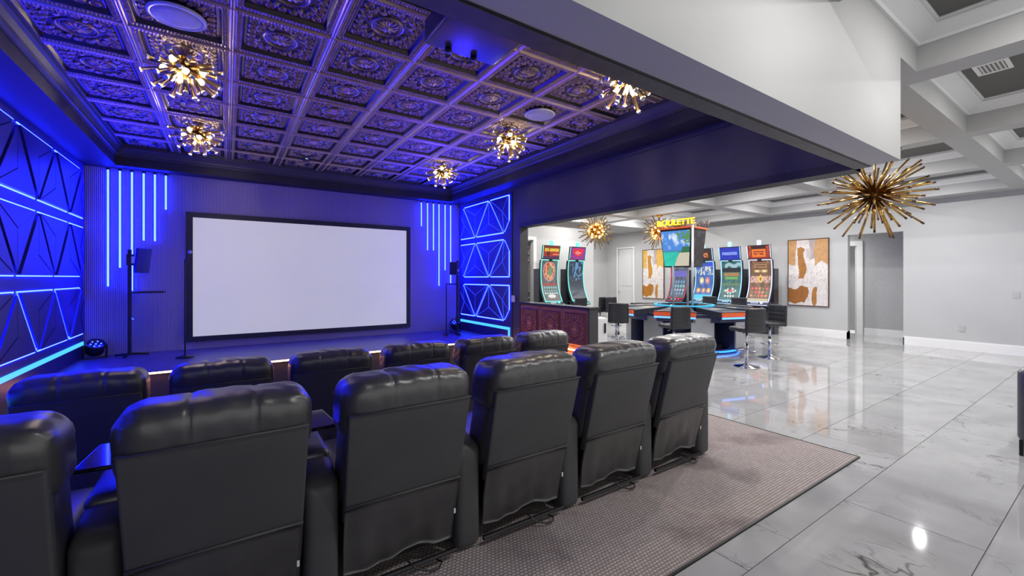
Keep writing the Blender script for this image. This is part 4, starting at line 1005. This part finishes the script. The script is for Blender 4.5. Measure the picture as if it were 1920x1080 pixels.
    MB().lathe([(0.034, 0), (0.034, 0.016), (0.001, 0.02)], 14).build('spin_button', edge, dk, (0.14, -0.07, 0.824), (R(27), 0, 0), smooth=True)
    MB().box(-0.10, 0.10, 0.06, 0.072, 0.10, 0.62).build('kick_panel', 'steel', t)
    return t
slot(7.37, 8.95, 0, 'teal-edged slot machine with red round wheel art and a gold-on-red top screen', 'buffalo', 't_buffalo', 'edge_t', 'candle_t', title='BUFFALO')
slot(8.34, 8.95, 0, 'teal-edged slot machine with dim dark screen and a pink heart top screen', 'dim', 't_heart', 'edge_t', 'candle_t')
slot(11.85, 8.30, R(-90), 'crimson-sided slot machine behind the roulette display poles', 'silver', 't_dark', 'edge_r', 'candle_t', 'slot')
slot(11.85, 7.42, R(-90), 'slot machine with bright blue screen partly behind the hanging display', 'blue', 't_dark', 'edge_b', 'candle_b')
slot(11.85, 6.60, R(-90), 'slot machine with green screen and plain blue top screen', 'green', 't_blue', 'edge_b', 'candle_b')
slot(11.85, 5.80, R(-90), 'slot machine with gold and red screen, the one nearest the rust canvas', 'red', 't_red', 'edge_v', 'candle_v')

# ------------------------------------------------------------------ roulette table with hanging display
TC = (8.35, 5.65)
rt = thing('roulette_table', 'large electronic roulette table with orange edged player stations and overhead display', 'roulette table', (TC[0], TC[1], 0))
def ring(r0, r1, z0, z1, n, a0=0): 
    mb = MB(); P = lambda r, k, z: (r*math.cos(a0+2*PI*k/n), r*math.sin(a0+2*PI*k/n), z)
    vs = [P(r, k, z) for (r, z) in ((r0, z0), (r1, z0), (r1, z1), (r0, z1)) for k in range(n)]
    fs = [(j*n+k, j*n+(k+1) % n, ((j+1) % 4)*n+(k+1) % n, ((j+1) % 4)*n+k) for j in range(4) for k in range(n)]
    return mb.add(vs, fs)
A0 = R(208)
MB().lathe([(0.95, 0.09), (0.95, 0.16), (0.86, 0.18), (0.80, 0.70), (0.95, 0.78), (0.95, 0.80)], 16).build('body', 'navy', rt)
ring(0.90, 1.06, 0.035, 0.09, 32).build('plinth', 'navy', rt); ring(1.06, 1.09, 0.03, 0.06, 32).build('foot_light', 'footled', rt)
MB().lathe([(0.60, 0.80), (0.60, 0.90), (0.56, 0.92), (0.50, 0.86), (0.30, 0.82), (0.06, 0.84), (0.05, 0.90), (0.001, 0.91)], 32).build('wheel_bowl', 'gloss', rt, smooth=True)
ring(0.575, 0.62, 0.90, 0.925, 32).build('well_light', 'wellled', rt)
def st_art(U, V):
    im = np.zeros(U.shape+(3,)); im[:] = (0.20, 0.25, 0.30); n = vnoise(U, V, 7, 2); im *= (0.5+n)[..., None]
    lay(im, (np.abs(U-0.3) < 0.2) & (V > 0.3) & (V < 0.75) & (n > 0.45), (0.62, 0.40, 0.20)); lay(im, (U > 0.6) & (n > 0.55), (0.40, 0.52, 0.66)); return im
def st_pts(r, hw_): return (r, -hw_), (r, hw_)
stn = {}
sb = MB(); L0, L1 = 0.62, 1.50; w0, w1 = 0.20, 0.37; zt0, zt1 = 0.895, 0.855
sb.add([(L0,-w0,0.78),(L1,-w1,0.74),(L1,w1,0.74),(L0,w0,0.78),(L0,-w0,zt0),(L1,-w1,zt1),(L1,w1,zt1),(L0,w0,zt0)], [(0,3,2,1),(4,5,6,7),(0,1,5,4),(1,2,6,5),(2,3,7,6),(3,0,4,7)])
stn['top'] = sb.mesh('station_top', M['slot'])
stn['edge'] = MB().box(L1, L1+0.035, -w1-0.005, w1+0.005, 0.772, 0.850).mesh('station_edge', M['orangeplastic'])
stn['line'] = MB().box(L1+0.001, L1+0.028, -w1, w1, 0.735, 0.766).mesh('station_light', M['tableled'])
stn['bolster'] = soft_box(0.05, 2*w1+0.01, 0.03, 0.014, (1, 4, 1), None, (L1, 0, 0.862)).mesh('arm_rail', M['leather'], True)
stn['panel'] = MB().box(1.17, 1.20, -0.215, 0.215, 0.12, 0.72).mesh('pedestal_panel', M['steel'])
stn['ped'] = MB().box(0.80, 1.17, -0.19, 0.19, 0.09, 0.78).mesh('pedestal', M['navy'])
stn['drop'] = MB().prism([(0.85, -0.3, 0.78), (1.46, -w1+0.03, 0.745), (1.40, -w1+0.03, 0.66), (0.85, -0.3, 0.60)], (0, 2*(w1-0.04), 0)).mesh('station_body', M['navy'])
for k in range(8):
    a = A0 + k*PI/4; e = link('station', stn['top'], rt, (0, 0, 0), (0, 0, a))
    for nm in ('edge', 'line', 'bolster', 'drop'): link(stn[nm].name, stn[nm], e)
    if k in (0, 1, 2, 6, 7):
        printed('station_screen', st_art, 14, 14, lambda u, v: (0.85+0.50*u, (-0.22+0.44*v)*(0.8+0.4*u), 0.8975-0.0455*(0.26+0.57*u)), 'scr', e)
    p = link('pedestal', stn['ped'], rt, (0, 0, 0), (0, 0, a+PI/8)); link('pedestal_panel', stn['panel'], p)
text_mesh('pedestal_lettering', 'ROULETTE', 0.05, 'letterw', rt, basis((math.sin(A0-PI/8)*-1, math.cos(A0-PI/8), 0), (0, 0, 1), (math.cos(A0-PI/8), math.sin(A0-PI/8), 0), (1.203*math.cos(A0-PI/8), 1.203*math.sin(A0-PI/8), 0.22)), 0.001)
# posts and display box: inverted four-sided crown of screens, one corner towards the near stations
for (px, py) in ((-0.325, -0.425), (-0.30, 0.05), (0.30, 0.10)):
    MB().tube([(px, py, 0.86), (px, py, 2.60)], 0.024, 10).build('post', 'post', rt, smooth=True)
zb, ztp = 1.73, 2.55; AD = R(233)
def corner(k, r, z): a = AD + k*PI/2; return Vector((r*math.cos(a)-0.02, r*math.sin(a)+0.0, z))
rb, rtp = 0.41, 0.50
dsp = MB().add([corner(k, rb-0.01, zb) for k in range(4)] + [corner(k, rtp-0.01, ztp) for k in range(4)], [(3,2,1,0), (4,5,6,7)] + [(k, (k+1) % 4, 4+(k+1) % 4, 4+k) for k in range(4)]).build('display_housing', 'plastic', rt)
def beach(U, V):
    x, y = U, 1-V; n = vnoise(U, V, 6, 8)*0.6+vnoise(U, V, 14, 2)*0.4; im = np.zeros(U.shape+(3,))
    im[:] = (0.07, 0.26, 0.72); im += (np.clip((n-0.48)*3.2, 0, 1)*(y < 0.55))[..., None]*np.array([0.62, 0.56, 0.24])
    lay(im, (y > 0.55) & (y < 0.60) , (0.05, 0.24, 0.42)); sea = y > 0.60; im[sea] = (0.02, 0.45, 0.33); im[sea] += (n[sea]*0.22)[:, None]*np.array([0.1, 1, 0.9])
    lay(im, (x > 0.62+0.9*(0.62-y)+0.05*np.sin(30*x)) & (y > 0.46) & (y < 0.62), (0.03, 0.16, 0.06)); lay(im, (x+y*0.9 > 1.30+0.10*np.sin(7*x)) & (y > 0.62), (0.62, 0.56, 0.42)); lay(im, (np.hypot((x-0.95)/0.42, (y-0.02)/0.34) < 1) & (vnoise(U, V, 20, 7) > 0.42), (0.10, 0.28, 0.07)); return im
def quadpos(k, m0, m1):
    a, b, c, d = corner(k, rb, zb), corner((k+1) % 4, rb, zb), corner((k+1) % 4, rtp, ztp), corner(k, rtp, ztp)
    nrm = (b-a).cross(d-a).normalized()*-0.0
    out = ((a+b+c+d)/4 - Vector((-0.02, 0, (zb+ztp)/2))).normalized()*0.006
    return lambda u, v: tuple((a*(1-u)+b*u)*(1-v) + (d*(1-u)+c*u)*v + out)
def q2(k):
    f = quadpos(k, 0, 0); return lambda u, v: f(0.03+0.94*u, 0.03+0.92*v)
printed('display_screen', beach, 56, 72, q2(3), 'scr', dsp)
def dimscr(U, V): im = np.zeros(U.shape+(3,)); im[:] = (0.012, 0.010, 0.012); n = vnoise(U, V, 8, 4); im += (np.clip(n-0.6, 0, 1)*0.16)[..., None]; return im
for k in (0, 1, 2): printed('display_screen', dimscr, 16, 20, q2(k), 'scr', dsp)
for k in range(4):
    a, b = corner(k, rtp+0.012, ztp+0.015), corner((k+1) % 4, rtp+0.012, ztp+0.015)
    MB().tube([a, b], 0.022, 6).build('orange_rim', 'orangeplastic', dsp)
def sign(k, m, nm):
    a, b = corner(k, rtp, 0), corner((k+1) % 4, rtp, 0); mid = (a+b)/2; nz = Vector((mid.x+0.02, mid.y, 0)).normalized(); ex = Vector((0, 0, 1)).cross(nz)
    text_mesh(nm, 'ROULETTE', 0.175, m, rt, basis(ex, (0, 0, 1), nz, (mid.x, mid.y, ztp+0.135)), 0.018)
sign(3, 'sign', 'sign_letters'); sign(1, 'signback', 'sign_letters')
ring(0.25, 0.27, ztp+0.02, ztp+0.16, 16).build('sign_drum', 'signback', rt)

# ------------------------------------------------------------------ bar stools
def build_stool():
    t = thing('bar_stool', '', 'bar stool', (0, 0, 0))
    MB().lathe([(0.20, 0.0), (0.205, 0.008), (0.19, 0.016), (0.08, 0.032), (0.035, 0.06), (0.030, 0.07)], 28).build('base', 'chrome', t, smooth=True)
    MB().tube([(0, 0, 0.05), (0, 0, 0.40)], 0.028, 14).tube([(0, 0, 0.38), (0, 0, 0.60)], 0.019, 14).build('post', 'chrome', t, smooth=True)
    fr_ = [(0.03, 0.0, 0.26)] + [(0.14*math.sin(a), -0.06-0.14*math.cos(a)+0.05, 0.27) for a in [PI*0.75-PI*1.5*i/14 for i in range(15)]] + [(-0.03, 0, 0.26)]
    MB().tube(fr_, 0.010, 8).build('footrest', 'chrome', t, smooth=True)
    MB().box(-0.10, 0.10, -0.10, 0.10, 0.585, 0.605).build('seat_plate', 'metalblk', t)
    MB().tube([(0.06, 0.03, 0.59), (0.17, 0.08, 0.575), (0.20, 0.09, 0.57)], 0.006, 6).build('lever', 'chrome', t, smooth=True)
    def d_seat(x, y, z):
        k = sum(math.exp(-((y-s)/0.008)**2) for s in (-0.10, 0.0, 0.10)) + sum(math.exp(-((x-s)/0.008)**2) for s in (-0.07, 0.07)); return (x, y, z-(0.010*k if z > 0 else 0))
    soft_box(0.40, 0.39, 0.075, 0.032, (26, 26, 1), d_seat, (0, 0, 0.642)).build('seat', 'stool', t, smooth=True)
    def d_bk(x, y, z):
        k = sum(math.exp(-((z-s)/0.007)**2) for s in (-0.10, -0.02, 0.06)) + (sum(math.exp(-((x-s)/0.008)**2) for s in (-0.07, 0.07)) if y < 0 else 0)
        yy = y*(1-0.22*k) + 0.10*(z+0.17)*0.35 - 0.06*(x/0.2)**2*0.5; return (x*(1-0.02*(z > 0.1)), yy, z)
    soft_box(0.405, 0.06, 0.40, 0.026, (22, 1, 30), d_bk, (0, 0.195, 0.80)).build('backrest', 'stool', t, smooth=True)
    return t
st0 = build_stool(); GST = 'black tufted bar stools with chrome bases'
def face(x, y, tx, ty): return math.atan2(tx-x, -(ty-y))      # seat front is local -y
STOOLS = [(6.60, 5.95, (7.6, 6.85), 'bar stool at the roulette table, nearest the white fridge, back towards the seats'),
          (6.66, 4.70, (6.94, 5.66), 'bar stool in the middle of the near side of the roulette table'),
          (7.27, 3.73, (7.55, 4.69), 'bar stool at the table corner, its chrome base fully visible on the marble'),
          (8.45, 3.91, (7.59, 4.25), 'bar stool turned away from the table towards the room, front tufts visible'),
          (8.30, 8.12, (8.34, 9.0), 'bar stool in front of the slot machine with the pink heart'),
          (7.42, 8.10, (7.40, 9.0), 'bar stool in front of the slot machine with the red wheel'),
          (8.35, 7.60, TC, 'bar stool on the far side of the roulette table, only its back top showing'),
          (11.1, 6.6, (12, 6.6), 'bar stool before the green slot machine'),
          (11.1, 5.8, (12, 5.8), 'bar stool before the gold and red slot machine')]
for i, (x, y, tg, lab) in enumerate(STOOLS):
    a = face(x, y, *tg)
    if i == 0: st0.location = (x, y, 0); st0.rotation_euler = (0, 0, a); st0['label'] = lab; st0['group'] = GST
    else: dup(st0, (x, y, 0), a, lab, GST)

# ------------------------------------------------------------------ white mini fridge by the pony wall
fg = thing('mini_fridge', 'white mini fridge behind the end of the pony wall', 'fridge', (4.90, 5.15, 0))
MB().box(-0.27, 0.27, -0.20, 0.25, 0.03, 0.85).build('body', 'fridge', fg, bevel=0.01); MB().box(-0.27, 0.27, -0.25, -0.205, 0.06, 0.84).build('door', 'fridge', fg, bevel=0.008)
MB().box(0.20, 0.225, -0.275, -0.25, 0.60, 0.76).build('handle', 'plastic', fg, bevel=0.004)
for (sx, sy) in ((-1,-1), (1,-1), (1,1), (-1,1)): MB().tube([(0.22*sx, 0.2*sy, 0), (0.22*sx, 0.2*sy, 0.04)], 0.02, 8).build('foot', 'plastic', fg)

# ------------------------------------------------------------------ sofa at the right edge
so = thing('leather_sofa', 'black leather sofa end with slim metal legs at the edge of the marble floor', 'sofa', (5.53, 0.60, 0))
soft_box(0.24, 2.1, 0.62, 0.05, (2, 10, 4), None, (0.12, -1.05, 0.43)).build('backrest', 'leather', so, smooth=True)
soft_box(0.70, 0.18, 0.46, 0.05, (4, 2, 3), None, (0.55, -0.09, 0.35)).build('armrest', 'leather', so, smooth=True)
soft_box(0.70, 0.18, 0.46, 0.05, (4, 2, 3), None, (0.55, -2.01, 0.35)).build('armrest', 'leather', so, smooth=True)
for k in range(2): soft_box(0.66, 0.86, 0.17, 0.05, (6, 6, 1), None, (0.56, -0.62-0.87*k, 0.36)).build('seat_cushion', 'leather', so, smooth=True)
MB().box(0.04, 0.88, -2.06, -0.04, 0.125, 0.28).build('frame', 'leather2', so, bevel=0.01)
for (lx, ly) in ((0.045, -0.025), (0.84, -0.07), (0.045, -2.03), (0.84, -2.03)):
    MB().prism([(lx-0.022, ly-0.012, 0.13), (lx+0.030, ly-0.012, 0.13), (lx+0.002, ly-0.012, 0.0), (lx-0.016, ly-0.012, 0.0)], (0, 0.024, 0)).build('leg', 'metalblk', so)
